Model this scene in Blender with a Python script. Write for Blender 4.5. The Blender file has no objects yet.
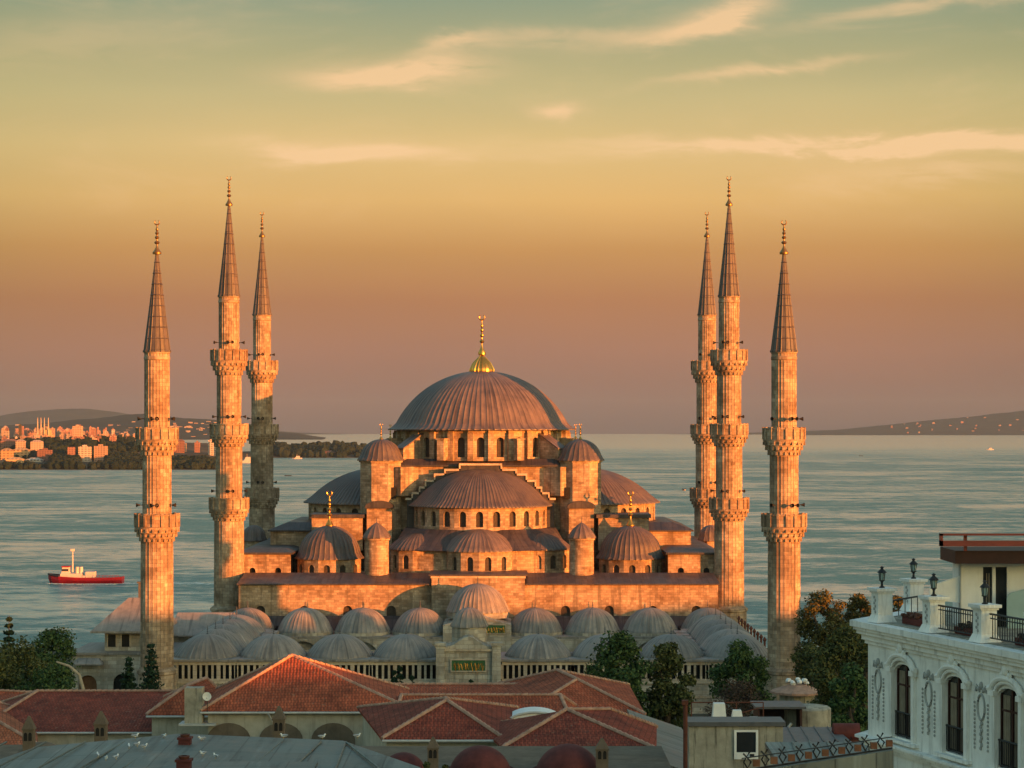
import bpy, math, random
from mathutils import Vector, Matrix
PI = math.pi
R = math.radians
rnd = random.Random(7)
scene = bpy.context.scene
COL = scene.collection

# ------------------------------------------------------------------ camera, sky, sun, exposure
F, HY = 2125.0, 429.0            # focal length in pixels, image row of eye level
CZ = 30.0                        # eye height over the mosque terrace
cd = bpy.data.cameras.new('camera')
cam = bpy.data.objects.new('camera', cd)
COL.objects.link(cam)
cam.location = (0, 0, CZ)
cam.rotation_euler = (PI / 2, 0, 0)
cd.sensor_width = 36.0
cd.lens = 36.0 * F / 1024.0
cd.shift_y = (HY - 384.0) / 1024.0
cd.clip_start = 0.5
cd.clip_end = 80000.0
scene.camera = cam

SUN_AZ, SUN_EL = R(51.5), R(4.0)   # sun behind the camera to the right
SX, SY = math.sin(SUN_AZ), -math.cos(SUN_AZ)
world = bpy.data.worlds.new('World')
scene.world = world
world.use_nodes = True


class NT:
    """small helper to write node trees"""
    def __init__(s, tree):
        s.t = tree
        s.t.nodes.clear()

    def n(s, typ, props=None, **ins):
        nd = s.t.nodes.new(typ)
        for k, v in (props or {}).items():
            setattr(nd, k, v)
        for k, v in ins.items():
            key = int(k[1:]) if k[0] == 'i' and k[1:].isdigit() else k.replace('_', ' ')
            s.set(nd.inputs[key], v)
        return nd

    def set(s, sock, v):
        if hasattr(v, 'is_output') or hasattr(v, 'links'):
            s.t.links.new(v, sock)
        elif hasattr(v, 'outputs'):
            s.t.links.new(v.outputs[0], sock)
        else:
            if isinstance(v, (tuple, list)) and len(v) == 3 and sock.type == 'RGBA':
                v = (*v, 1)
            sock.default_value = v

    def math(s, op, a, b=0.0, c=None, clamp=False):
        nd = s.t.nodes.new('ShaderNodeMath')
        nd.operation = op
        nd.use_clamp = clamp
        s.set(nd.inputs[0], a)
        s.set(nd.inputs[1], b)
        if c is not None:
            s.set(nd.inputs[2], c)
        return nd.outputs[0]

    def mix(s, fac, a, b, blend='MIX'):
        nd = s.t.nodes.new('ShaderNodeMix')
        nd.data_type = 'RGBA'
        nd.blend_type = blend
        s.set(nd.inputs[0], fac)
        s.set(nd.inputs[6], a)
        s.set(nd.inputs[7], b)
        return nd.outputs[2]

    def ramp(s, fac, stops, mode='LINEAR'):
        nd = s.t.nodes.new('ShaderNodeValToRGB')
        cr = nd.color_ramp
        cr.interpolation = mode
        while len(cr.elements) < len(stops):
            cr.elements.new(0.5)
        for e, (p, c) in zip(cr.elements, stops):
            e.position = p
            if not isinstance(c, (tuple, list)):
                c = (c, c, c)
            e.color = (*c, 1)
        s.set(nd.inputs[0], fac)
        return nd.outputs[0]

    def sstep(s, x, a, b):
        nd = s.t.nodes.new('ShaderNodeMapRange')
        nd.interpolation_type = 'SMOOTHSTEP'
        s.set(nd.inputs[0], x)
        nd.inputs[1].default_value = a
        nd.inputs[2].default_value = b
        return nd.outputs[0]

    def noise(s, vec, scale, detail=4, rough=0.55, dist=0.0):
        nd = s.t.nodes.new('ShaderNodeTexNoise')
        s.set(nd.inputs['Vector'], vec)
        nd.inputs['Scale'].default_value = scale
        nd.inputs['Detail'].default_value = detail
        nd.inputs['Roughness'].default_value = rough
        nd.inputs['Distortion'].default_value = dist
        return nd.outputs[0]

    def mapv(s, vec, scale=(1, 1, 1), loc=(0, 0, 0), rot=(0, 0, 0)):
        nd = s.t.nodes.new('ShaderNodeMapping')
        s.set(nd.inputs[0], vec)
        nd.inputs[1].default_value = loc
        nd.inputs[2].default_value = rot
        nd.inputs[3].default_value = scale
        return nd.outputs[0]


def srgb(r, g, b):
    def f(c):
        c /= 255.0
        return c / 12.92 if c <= 0.04045 else ((c + 0.055) / 1.055) ** 2.4
    return (f(r), f(g), f(b))


EXPOSURE = 1.5
SKYK = 1.0 / (2 ** EXPOSURE)
N = NT(world.node_tree)
tc = N.n('ShaderNodeTexCoord')
sep = N.n('ShaderNodeSeparateXYZ', i0=tc.outputs['Generated'])
dx, dy, dz = sep.outputs
nis = N.n('ShaderNodeTexSky', dict(sky_type='NISHITA', sun_disc=False, sun_elevation=SUN_EL,
          sun_rotation=math.atan2(SX, SY), air_density=1.3, dust_density=2.0, ozone_density=1.2))
nisc = N.mix(1.0, nis.outputs[0], (0.142, 0.178, 0.178), 'MULTIPLY')
# colour of the dusk sky by height (sine of elevation)
stops = [(0.000, (130, 106, 98)), (0.013, (154, 116, 102)), (0.037, (176, 125, 100)), (0.060, (186, 128, 88)),
         (0.084, (206, 151, 90)), (0.107, (231, 184, 114)), (0.131, (226, 193, 130)), (0.155, (206, 188, 134)),
         (0.172, (182, 175, 130)), (0.2, (146, 160, 134)), (0.27, (128, 156, 148)), (0.45, (104, 140, 148))]
el = N.math('MULTIPLY', dz, 2.0)
grad = N.ramp(el, [(p * 2, tuple(c * SKYK for c in srgb(*k))) for p, k in stops])
# slow unevenness of the colour bands
hv = N.n('ShaderNodeCombineXYZ', i0=N.math('DIVIDE', dx, N.math('MAXIMUM', dy, 0.15)),
         i1=N.math('DIVIDE', dz, N.math('MAXIMUM', dy, 0.15)), i2=0.0)
big = N.noise(N.mapv(hv, (3.0, 14.0, 1.0)), 1.0, 3, 0.5)
grad = N.mix(1.0, grad, N.ramp(big, [(0.3, (0.93, 0.95, 0.97)), (0.7, (1.06, 1.04, 1.01))]), 'MULTIPLY')
# darker towards both sides, as the lit cone of dusk narrows
side = N.sstep(N.math('ABSOLUTE', N.math('DIVIDE', dx, N.math('MAXIMUM', dy, 0.15))), 0.12, 0.34)
grad = N.mix(side, grad, N.mix(1.0, grad, (0.78, 0.86, 0.84), 'MULTIPLY'))
# thin cirrus: soft streaks lit from below, broken up by noise
wv = N.noise(N.mapv(hv, (9.0, 30.0, 1.0)), 1.0, 6, 0.62, 0.6)
fine = N.noise(N.mapv(hv, (22.0, 110.0, 1.0), rot=(0, 0, 0.12)), 1.0, 6, 0.62, 0.9)
sepv = N.n('ShaderNodeSeparateXYZ', i0=hv)
wob = N.math('MULTIPLY', N.math('SUBTRACT', wv, 0.5), 0.030)
ux = sepv.outputs[0]
uy = N.math('ADD', sepv.outputs[1], wob)
cl = None
for (cx, cy, lx, ly, tilt, amp) in [(390, 74, 80, 13, 0.02, 0.85), (455, 47, 40, 7, 0.12, 0.4), (558, 106, 22, 7, 0, 0.55),
                                    (348, 149, 90, 10, 0, 0.95), (725, 14, 46, 15, 0.3, 0.62), (660, 32, 70, 12, 0.25, 0.32), (765, 72, 95, 6, 0.13, 0.42),
                                    (890, 145, 250, 9, 0.02, 1.0), (985, 147, 110, 8, 0, 0.5), (925, 10, 120, 8, 0.13, 0.35), (905, 172, 120, 12, 0, 0.22),
                                    (540, 45, 90, 9, 0.12, 0.25), (80, 40, 130, 26, 0.1, 0.14), (960, 180, 70, 7, 0, 0.2)]:
    ax = N.math('MULTIPLY', N.math('SUBTRACT', ux, (cx - 512) / F), F / lx)
    yy = N.math('SUBTRACT', uy, (HY - cy) / F)
    yy = N.math('SUBTRACT', yy, N.math('MULTIPLY', N.math('SUBTRACT', ux, (cx - 512) / F), tilt))
    ay = N.math('MULTIPLY', yy, F / ly)
    q = N.math('ADD', N.math('MULTIPLY', ax, ax), N.math('MULTIPLY', ay, ay))
    g = N.math('MULTIPLY', N.math('POWER', 2.718, N.math('MULTIPLY', q, -1.0)), amp)
    cl = g if cl is None else N.math('ADD', cl, g)
cl = N.math('MULTIPLY', cl, N.sstep(fine, 0.16, 0.54), clamp=True)
cl = N.math('MULTIPLY', cl, 1.8, clamp=True)
bank = N.math('MULTIPLY', N.sstep(wv, 0.5, 0.8), 0.3)
cl = N.math('MULTIPLY', N.math('ADD', cl, bank), N.sstep(dz, 0.075, 0.125), clamp=True)
grad = N.mix(N.math('MULTIPLY', cl, 0.8), grad, tuple(c * SKYK for c in srgb(255, 210, 158)))
# the band of dusk colour stands opposite the sun, the clear sky everywhere else
f1 = N.math('SUBTRACT', 1.0, N.sstep(dz, 0.22, 0.5))
f2 = N.sstep(dy, -0.2, 0.45)
sky = N.mix(N.math('MULTIPLY', f1, f2), nisc, grad)
bg = N.n('ShaderNodeBackground', Color=sky, Strength=1.0)
N.n('ShaderNodeOutputWorld', i0=bg)

sd = bpy.data.lights.new('sun', 'SUN')
sd.energy = 5.0
sd.angle = R(0.5)
sd.color = (1.0, 0.265, 0.045)
sun = bpy.data.objects.new('sun', sd)
COL.objects.link(sun)
ldir = Vector((-SX * math.cos(SUN_EL), -SY * math.cos(SUN_EL), -math.sin(SUN_EL)))
sun.rotation_euler = ldir.to_track_quat('-Z', 'Y').to_euler()
sun.location = (200, -200, 120)

vs = scene.view_settings
vs.view_transform = 'Standard'
vs.look = 'None'
vs.exposure = EXPOSURE
vs.gamma = 1.0
vs.use_curve_mapping = False
scene.cycles.max_bounces = 5
scene.cycles.volume_bounces = 0
scene.cycles.use_denoising = True

# ------------------------------------------------------------------ materials


def newmat(name):
    m = bpy.data.materials.new(name)
    m.use_nodes = True
    return m, NT(m.node_tree)


def finish(T, color, rough=0.8, bump=None, bstr=0.3, bdist=0.05, metal=0.0, spec=0.3, **kw):
    p = T.n('ShaderNodeBsdfPrincipled')
    T.set(p.inputs['Base Color'], color)
    T.set(p.inputs['Roughness'], rough)
    T.set(p.inputs['Metallic'], metal)
    T.set(p.inputs['Specular IOR Level'], spec)
    for k, v in kw.items():
        T.set(p.inputs[k.replace('_', ' ')], v)
    if bump is not None:
        b = T.n('ShaderNodeBump')
        b.inputs['Strength'].default_value = bstr
        b.inputs['Distance'].default_value = bdist
        T.set(b.inputs['Height'], bump)
        T.set(p.inputs['Normal'], b.outputs[0])
    T.n('ShaderNodeOutputMaterial', i0=p)
    return p


def shifted(T, vec):
    """object coordinates moved by a random step, so that no two objects weather alike"""
    oi = T.n('ShaderNodeObjectInfo')
    ad = T.n('ShaderNodeVectorMath', dict(operation='ADD'))
    T.set(ad.inputs[0], vec)
    cb = T.n('ShaderNodeCombineXYZ', i0=T.math('MULTIPLY', oi.outputs['Random'], 83.0), i1=T.math('MULTIPLY', oi.outputs['Random'], 31.0), i2=T.math('MULTIPLY', oi.outputs['Random'], 57.0))
    T.set(ad.inputs[1], cb)
    return ad.outputs[0], oi.outputs['Random']


def stone(name, base, bw=0.9, bh=0.42, soot=0.5, blocks=0.35, mott=0.35):
    m, T = newmat(name)
    t = T.n('ShaderNodeTexCoord')
    uv, ob = t.outputs['UV'], shifted(T, t.outputs['Object'])[0]
    br = T.n('ShaderNodeTexBrick', Vector=uv, Scale=1.0)
    br.inputs['Color1'].default_value = (0, 0, 0, 1)
    br.inputs['Color2'].default_value = (1, 1, 1, 1)
    br.inputs['Mortar'].default_value = (0.45, 0.45, 0.45, 1)
    br.inputs['Mortar Size'].default_value = 0.022
    br.inputs['Brick Width'].default_value = bw
    br.inputs['Row Height'].default_value = bh
    v = T.ramp(br.outputs[0], [(0, (1 - blocks, 1 - blocks * 1.05, 1 - blocks * 1.1)), (1, (1 + blocks * 0.5,) * 3)])
    c = T.mix(1.0, base, v, 'MULTIPLY')
    c = T.mix(T.math('MULTIPLY', br.outputs[1], 0.55), c, tuple(k * 0.4 for k in base))
    n1 = T.noise(ob, 0.35, 6, 0.65)
    c = T.mix(1.0, c, T.ramp(n1, [(0.3, (1 - mott, 1 - mott * 1.12, 1 - mott * 1.2)), (0.65, (1.12, 1.1, 1.08))]), 'MULTIPLY')
    n2 = T.noise(T.mapv(ob, (1.3, 1.3, 0.09)), 1.0, 6, 0.68)
    c = T.mix(T.math('MULTIPLY', T.sstep(n2, 0.48, 0.70), soot), c, tuple(k * 0.28 for k in base))
    n3 = T.noise(ob, 1.7, 5, 0.7)
    c = T.mix(T.math('MULTIPLY', T.sstep(n3, 0.52, 0.7), 0.6), c, (base[0] * 0.6, base[1] * 0.46, base[2] * 0.38))
    n6 = T.noise(T.mapv(ob, (0.5, 0.5, 2.6)), 1.0, 6, 0.72)
    c = T.mix(T.math('MULTIPLY', T.sstep(n6, 0.55, 0.72), soot * 0.7), c, tuple(k * 0.4 for k in base))
    h = T.math('ADD', T.math('MULTIPLY', br.outputs[1], -0.6), T.noise(ob, 5.0, 5, 0.65))
    finish(T, c, 0.9, h, 0.45, 0.08, spec=0.15)
    return m


def lead(name, base, seams=0.0, rough=0.5):
    m, T = newmat(name)
    t = T.n('ShaderNodeTexCoord')
    (ob, rn), uv = shifted(T, t.outputs['Object']), t.outputs['UV']
    n1 = T.noise(ob, 0.5, 6, 0.7)
    base_in = base
    c = T.mix(1.0, T.mix(rn, tuple(k * 0.8 for k in base), tuple(k * q for k, q in zip(base, (1.22, 1.18, 1.14)))), T.ramp(n1, [(0.28, (0.55, 0.58, 0.6)), (0.5, (1, 1, 1)), (0.72, (1.35, 1.32, 1.28))]), 'MULTIPLY')
    uv2 = shifted(T, uv)[0]
    n2 = T.noise(T.mapv(uv2, (2.6, 0.16, 1.0)), 1.0, 5, 0.65)
    c = T.mix(T.math('MULTIPLY', T.sstep(n2, 0.55, 0.74), 0.55), c, tuple(min(1, k * 2.2) for k in base))
    n4 = T.noise(T.mapv(uv2, (1.9, 0.12, 1.0), (5, 3, 0)), 1.0, 4, 0.6)
    c = T.mix(T.math('MULTIPLY', T.sstep(n4, 0.5, 0.68), 0.75), c, tuple(k * 0.4 for k in base))
    h = T.noise(ob, 1.6, 5, 0.6)
    if seams:
        br = T.n('ShaderNodeTexBrick', Vector=uv, Scale=1.0)
        br.offset = 0.0
        br.inputs['Color1'].default_value = (0.75, 0.75, 0.75, 1)
        br.inputs['Color2'].default_value = (1.15, 1.15, 1.15, 1)
        br.inputs['Mortar'].default_value = (0.4, 0.4, 0.4, 1)
        br.inputs['Mortar Size'].default_value = 0.035
        br.inputs['Brick Width'].default_value = seams
        br.inputs['Row Height'].default_value = seams * 3.4
        c = T.mix(1.0, c, br.outputs[0], 'MULTIPLY')
        h = T.math('ADD', h, T.math('MULTIPLY', br.outputs[1], 1.2))
    finish(T, c, T.ramp(n1, [(0.3, rough - 0.1), (0.7, rough + 0.15)]), h, 0.35, 0.08, spec=0.5)
    return m


def plain(name, base, rough=0.7, var=0.25, scale=2.0, metal=0.0, spec=0.3, streak=0.0, bstr=0.2, **kw):
    m, T = newmat(name)
    t = T.n('ShaderNodeTexCoord')
    ob = t.outputs['Object']
    n1 = T.noise(ob, scale, 5, 0.65)
    c = T.mix(1.0, base, T.ramp(n1, [(0.3, 1 - var), (0.7, 1 + var * 0.6)]), 'MULTIPLY')
    if streak:
        n2 = T.noise(T.mapv(ob, (3.5, 3.5, 0.35)), 1.0, 5, 0.65)
        c = T.mix(T.math('MULTIPLY', T.sstep(n2, 0.5, 0.68), streak), c, tuple(k * 0.18 for k in base))
    finish(T, c, rough, n1, bstr, 0.03, metal, spec, **kw)
    return m


def tiles(name, c1, c2):
    m, T = newmat(name)
    t = T.n('ShaderNodeTexCoord')
    uv, ob = t.outputs['UV'], t.outputs['Object']
    br = T.n('ShaderNodeTexBrick', Vector=uv, Scale=1.0)
    br.inputs['Color1'].default_value = (*c1, 1)
    br.inputs['Color2'].default_value = (*c2, 1)
    br.inputs['Mortar'].default_value = (*(k * 0.35 for k in c1), 1)
    br.inputs['Mortar Size'].default_value = 0.02
    br.inputs['Brick Width'].default_value = 0.24
    br.inputs['Row Height'].default_value = 0.34
    n1 = T.noise(ob, 0.55, 7, 0.75)
    c = T.mix(1.0, br.outputs[0], T.ramp(n1, [(0.3, (0.42, 0.45, 0.48)), (0.5, (0.95, 0.95, 0.95)), (0.7, (1.5, 1.4, 1.3))]), 'MULTIPLY')
    n2 = T.noise(ob, 3.2, 4, 0.6)
    c = T.mix(T.math('MULTIPLY', T.sstep(n2, 0.58, 0.7), 0.4), c, (0.34, 0.2, 0.13))
    n5 = T.noise(ob, 0.9, 5, 0.7)
    c = T.mix(T.math('MULTIPLY', T.sstep(n5, 0.6, 0.75), 0.5), c, (0.07, 0.05, 0.045))
    wv = T.n('ShaderNodeTexWave', Vector=uv, Scale=1.31)
    wv.inputs['Distortion'].default_value = 0.2
    h = T.math('ADD', T.math('MULTIPLY', wv.outputs[1], 0.8), T.math('MULTIPLY', br.outputs[1], -0.6))
    finish(T, c, 0.85, h, 0.6, 0.06, spec=0.2)
    return m


def leafmat(name, stops):
    m, T = newmat(name)
    gi = T.n('ShaderNodeNewGeometry')
    t = T.n('ShaderNodeTexCoord')
    n1 = T.noise(t.outputs['Object'], 0.55, 3, 0.6)
    f = T.math('ADD', T.math('MULTIPLY', gi.outputs['Random Per Island'], 0.55), T.math('MULTIPLY', n1, 0.5), clamp=True)
    c = T.ramp(f, stops)
    finish(T, c, 0.75, spec=0.15)
    return m


def facade(name, wall, glass, bw, bh, mortar=0.6, mx=0.0):
    """far building skin: rows of small dark windows in a plastered wall"""
    m, T = newmat(name)
    t = T.n('ShaderNodeTexCoord')
    br = T.n('ShaderNodeTexBrick', Vector=t.outputs['UV'], Scale=1.0)
    br.offset = 0.0
    br.inputs['Color1'].default_value = (*glass, 1)
    br.inputs['Color2'].default_value = (*(k * 2.2 for k in glass), 1)
    br.inputs['Mortar'].default_value = (*wall, 1)
    br.inputs['Mortar Size'].default_value = mortar
    br.inputs['Mortar Smooth'].default_value = 0.0
    br.inputs['Brick Width'].default_value = bw
    br.inputs['Row Height'].default_value = bh
    oi = T.n('ShaderNodeObjectInfo')
    c = T.mix(1.0, br.outputs[0], T.ramp(oi.outputs['Random'], [(0, (0.55, 0.5, 0.48)), (0.5, (0.9, 0.85, 0.8)), (1, (1.1, 1.1, 1.1))]), 'MULTIPLY')
    finish(T, c, 0.8, spec=0.3)
    return m


MAT = {}
MAT['stone'] = stone('ashlar_stone', (0.46, 0.36, 0.26), 0.75, 0.34, 0.85, 0.36, 0.6)
MAT['minaret'] = stone('minaret_stone', (0.445, 0.355, 0.265), 0.7, 0.45, 0.9, 0.34, 0.6)
MAT['court'] = stone('court_stone', (0.46, 0.43, 0.37), 1.1, 0.5, 0.65, 0.3)
MAT['trim'] = stone('pale_trim_stone', (0.56, 0.48, 0.38), 1.4, 0.6, 0.25, 0.12)
MAT['lead'] = lead('lead_sheet', (0.108, 0.084, 0.078))
MAT['leadroof'] = lead('lead_roof_seamed', (0.055, 0.046, 0.048), 0.85)
MAT['leadcourt'] = lead('lead_sheet_weathered', (0.215, 0.196, 0.183))
MAT['leadnear'] = lead('lead_roof_near', (0.125, 0.145, 0.135), 1.6)
MAT['spire'] = lead('spire_lead', (0.085, 0.075, 0.075), 0.95)
MAT['gold'] = plain('gilded_metal', (0.66, 0.36, 0.085), 0.34, 0.2, 3.0, 1.0)
MAT['bronze'] = plain('tarnished_gilding', (0.34, 0.2, 0.075), 0.4, 0.3, 3.0, 0.85)
MAT['finial'] = plain('dark_lead_finial', (0.10, 0.10, 0.105), 0.5, 0.3)
MAT['dark'] = plain('dark_iron', (0.02, 0.021, 0.023), 0.5, 0.3, 4.0)
MAT['speaker'] = plain('dark_speaker', (0.03, 0.028, 0.027), 0.6)
MAT['tile'] = tiles('clay_roof_tile', (0.43, 0.108, 0.05), (0.29, 0.068, 0.034))
MAT['tiledark'] = tiles('dark_clay_roof_tile', (0.29, 0.062, 0.035), (0.20, 0.042, 0.026))
MAT['tileorange'] = tiles('orange_clay_roof_tile', (0.46, 0.15, 0.075), (0.36, 0.105, 0.05))
MAT['ridge'] = plain('mortared_ridge_tile', (0.42, 0.25, 0.18), 0.9, 0.4, 1.5)
MAT['plaster'] = plain('cream_plaster', (0.46, 0.41, 0.32), 0.9, 0.25, 0.8, streak=0.25)
MAT['brownplaster'] = plain('brown_plaster', (0.16, 0.12, 0.085), 0.9, 0.35, 0.9, streak=0.2)
MAT['maroon'] = plain('maroon_dome_render', (0.12, 0.03, 0.026), 0.8, 0.4, 1.2)
MAT['gutter'] = plain('pale_gutter_metal', (0.45, 0.45, 0.43), 0.5, 0.2, 2.0)
MAT['white'] = plain('white_paint', (0.78, 0.78, 0.76), 0.6, 0.12, 1.2, streak=0.08)
MAT['hotel'] = plain('hotel_white_stucco', (0.82, 0.82, 0.79), 0.75, 0.2, 0.9, streak=0.34)
MAT['ornament'] = plain('grey_stucco_ornament', (0.36, 0.37, 0.36), 0.8, 0.2, 3.0)
MAT['concrete'] = plain('stained_concrete', (0.34, 0.32, 0.26), 0.95, 0.4, 0.9, streak=0.85)
MAT['glass'] = plain('dark_window_glass', (0.02, 0.022, 0.025), 0.12, 0.3, 1.0, spec=0.6, bstr=0.0)
MAT['lattice'] = plain('stone_window_lattice', (0.055, 0.042, 0.033), 0.7, 0.5, 2.5)
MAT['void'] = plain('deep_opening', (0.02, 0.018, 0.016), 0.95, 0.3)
MAT['brown'] = plain('brown_fascia_board', (0.045, 0.016, 0.012), 0.6, 0.3, 2.0)
MAT['redmetal'] = plain('red_painted_metal', (0.24, 0.035, 0.025), 0.4, 0.2, 2.0, spec=0.5)
MAT['wood'] = plain('weathered_wood', (0.2, 0.09, 0.05), 0.85, 0.4, 2.5)
MAT['rust'] = plain('rusty_steel', (0.12, 0.04, 0.025), 0.8, 0.4, 3.0)
MAT['bark'] = plain('tree_bark', (0.10, 0.075, 0.055), 0.95, 0.4, 2.0)
MAT['palebark'] = plain('pale_tree_bark', (0.34, 0.29, 0.22), 0.95, 0.3, 2.0)
MAT['curtain'] = plain('beige_curtain', (0.30, 0.25, 0.19), 0.9, 0.3, 2.0)
MAT['teal'] = plain('frosted_glass_panel', (0.30, 0.42, 0.42), 0.3, 0.1, 2.0)
MAT['boatred'] = plain('red_hull_paint', (0.25, 0.009, 0.018), 0.4, 0.15, 0.5)
MAT['boatwhite'] = plain('white_boat_paint', (0.55, 0.50, 0.46), 0.5, 0.1, 0.5)
MAT['door'] = plain('brown_wooden_door', (0.16, 0.075, 0.035), 0.8, 0.35, 1.5)
MAT['gull'] = plain('gull_plumage', (0.78, 0.78, 0.76), 0.8, 0.1, 4.0)
MAT['gullwing'] = plain('grey_wing_plumage', (0.34, 0.35, 0.37), 0.8, 0.15, 4.0)
MAT['beak'] = plain('yellow_beak', (0.6, 0.35, 0.06), 0.6)
MAT['flower'] = plain('red_flowers', (0.10, 0.04, 0.025), 0.8, 0.4, 8.0)
LEAF = {
    'olive': leafmat('olive_leaves', [(0.2, (0.024, 0.036, 0.012)), (0.55, (0.075, 0.085, 0.027)), (0.9, (0.15, 0.14, 0.048))]),
    'green': leafmat('green_leaves', [(0.2, (0.014, 0.034, 0.013)), (0.55, (0.045, 0.082, 0.024)), (0.9, (0.10, 0.14, 0.045))]),
    'autumn': leafmat('autumn_leaves', [(0.2, (0.03, 0.035, 0.012)), (0.55, (0.085, 0.078, 0.024)), (0.9, (0.15, 0.125, 0.04))]),
    'pine': leafmat('pine_needles', [(0.2, (0.007, 0.02, 0.012)), (0.55, (0.018, 0.04, 0.02)), (0.9, (0.035, 0.065, 0.03))]),
    'brush': leafmat('dry_brush', [(0.2, (0.045, 0.028, 0.02)), (0.55, (0.09, 0.058, 0.04)), (0.9, (0.14, 0.095, 0.065))]),
}
CITY = [facade('city_wall_warm', (0.50, 0.36, 0.27), (0.09, 0.07, 0.06), 4.2, 3.2, 0.9),
        facade('city_wall_pale', (0.56, 0.47, 0.39), (0.08, 0.07, 0.07), 5.2, 3.4, 1.0),
        facade('city_wall_yellow', (0.62, 0.42, 0.22), (0.12, 0.08, 0.05), 6.0, 4.0, 1.2),
        facade('city_wall_red', (0.40, 0.22, 0.17), (0.08, 0.05, 0.05), 4.0, 3.0, 0.9)]
MAT['cityroof'] = plain('city_roof', (0.24, 0.11, 0.075), 0.9, 0.3, 0.05)


def rock(name, a, b, scale):
    m, T = newmat(name)
    t = T.n('ShaderNodeTexCoord')
    n1 = T.noise(t.outputs['Object'], scale, 7, 0.65)
    finish(T, T.ramp(n1, [(0.35, a), (0.65, b)]), 0.95, n1, 0.4, 0.2, spec=0.1)
    return m


MAT['earth'] = rock('city_ground', (0.07, 0.065, 0.05), (0.16, 0.14, 0.11), 0.12)
MAT['hill'] = rock('wooded_hill', (0.012, 0.02, 0.018), (0.035, 0.038, 0.03), 0.004)
MAT['shore'] = rock('shore_land', (0.045, 0.045, 0.032), (0.12, 0.10, 0.075), 0.01)
MAT['wood_far'] = rock('far_trees', (0.006, 0.016, 0.013), (0.022, 0.034, 0.024), 0.03)

# sea: wind ripples of several sizes, and calmer slicks with sky reflection painted pale
m, T = newmat('sea_water')
t = T.n('ShaderNodeTexCoord')
ob = t.outputs['Object']
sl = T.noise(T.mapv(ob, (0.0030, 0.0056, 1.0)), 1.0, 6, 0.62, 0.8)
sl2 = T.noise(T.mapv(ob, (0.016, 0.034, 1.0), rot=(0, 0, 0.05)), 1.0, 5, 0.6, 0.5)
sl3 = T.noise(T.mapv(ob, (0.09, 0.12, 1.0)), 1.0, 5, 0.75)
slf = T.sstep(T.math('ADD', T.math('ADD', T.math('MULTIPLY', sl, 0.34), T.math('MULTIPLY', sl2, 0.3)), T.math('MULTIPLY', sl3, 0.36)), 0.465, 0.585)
w1 = T.noise(T.mapv(ob, (0.09, 0.13, 1.0)), 1.0, 6, 0.68, 0.4)
w2 = T.noise(T.mapv(ob, (0.5, 0.6, 1.0)), 1.0, 4, 0.6)
hh = T.math('ADD', T.math('MULTIPLY', w1, 2.2), T.math('MULTIPLY', w2, 0.35))
b = T.n('ShaderNodeBump')
sy_ = T.n('ShaderNodeSeparateXYZ', i0=ob)
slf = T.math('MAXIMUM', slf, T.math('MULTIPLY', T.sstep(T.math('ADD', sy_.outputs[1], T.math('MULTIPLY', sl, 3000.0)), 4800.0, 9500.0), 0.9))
T.set(b.inputs['Height'], hh)
T.set(b.inputs['Distance'], 1.0)
T.set(b.inputs['Strength'], T.math('MULTIPLY', T.ramp(slf, [(0, 0.8), (1, 0.22)]), T.math('SUBTRACT', 1.0, T.math('MULTIPLY', T.sstep(sy_.outputs[1], 4000.0, 9500.0), 0.85))))
p = T.n('ShaderNodeBsdfPrincipled')
T.set(p.inputs['Base Color'], T.ramp(slf, [(0, (0.06, 0.205, 0.22)), (1, (0.52, 0.54, 0.46))]))  # pale end is reflected sky put into the base colour
T.set(p.inputs['Roughness'], T.ramp(slf, [(0, 0.34), (1, 0.2)]))
T.set(p.inputs['IOR'], 1.33)
T.set(p.inputs['Specular IOR Level'], T.ramp(slf, [(0, 0.10), (1, 0.7)]))
T.set(p.inputs['Normal'], b.outputs[0])
T.n('ShaderNodeOutputMaterial', i0=p)
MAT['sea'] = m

# ------------------------------------------------------------------ mesh building


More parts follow.
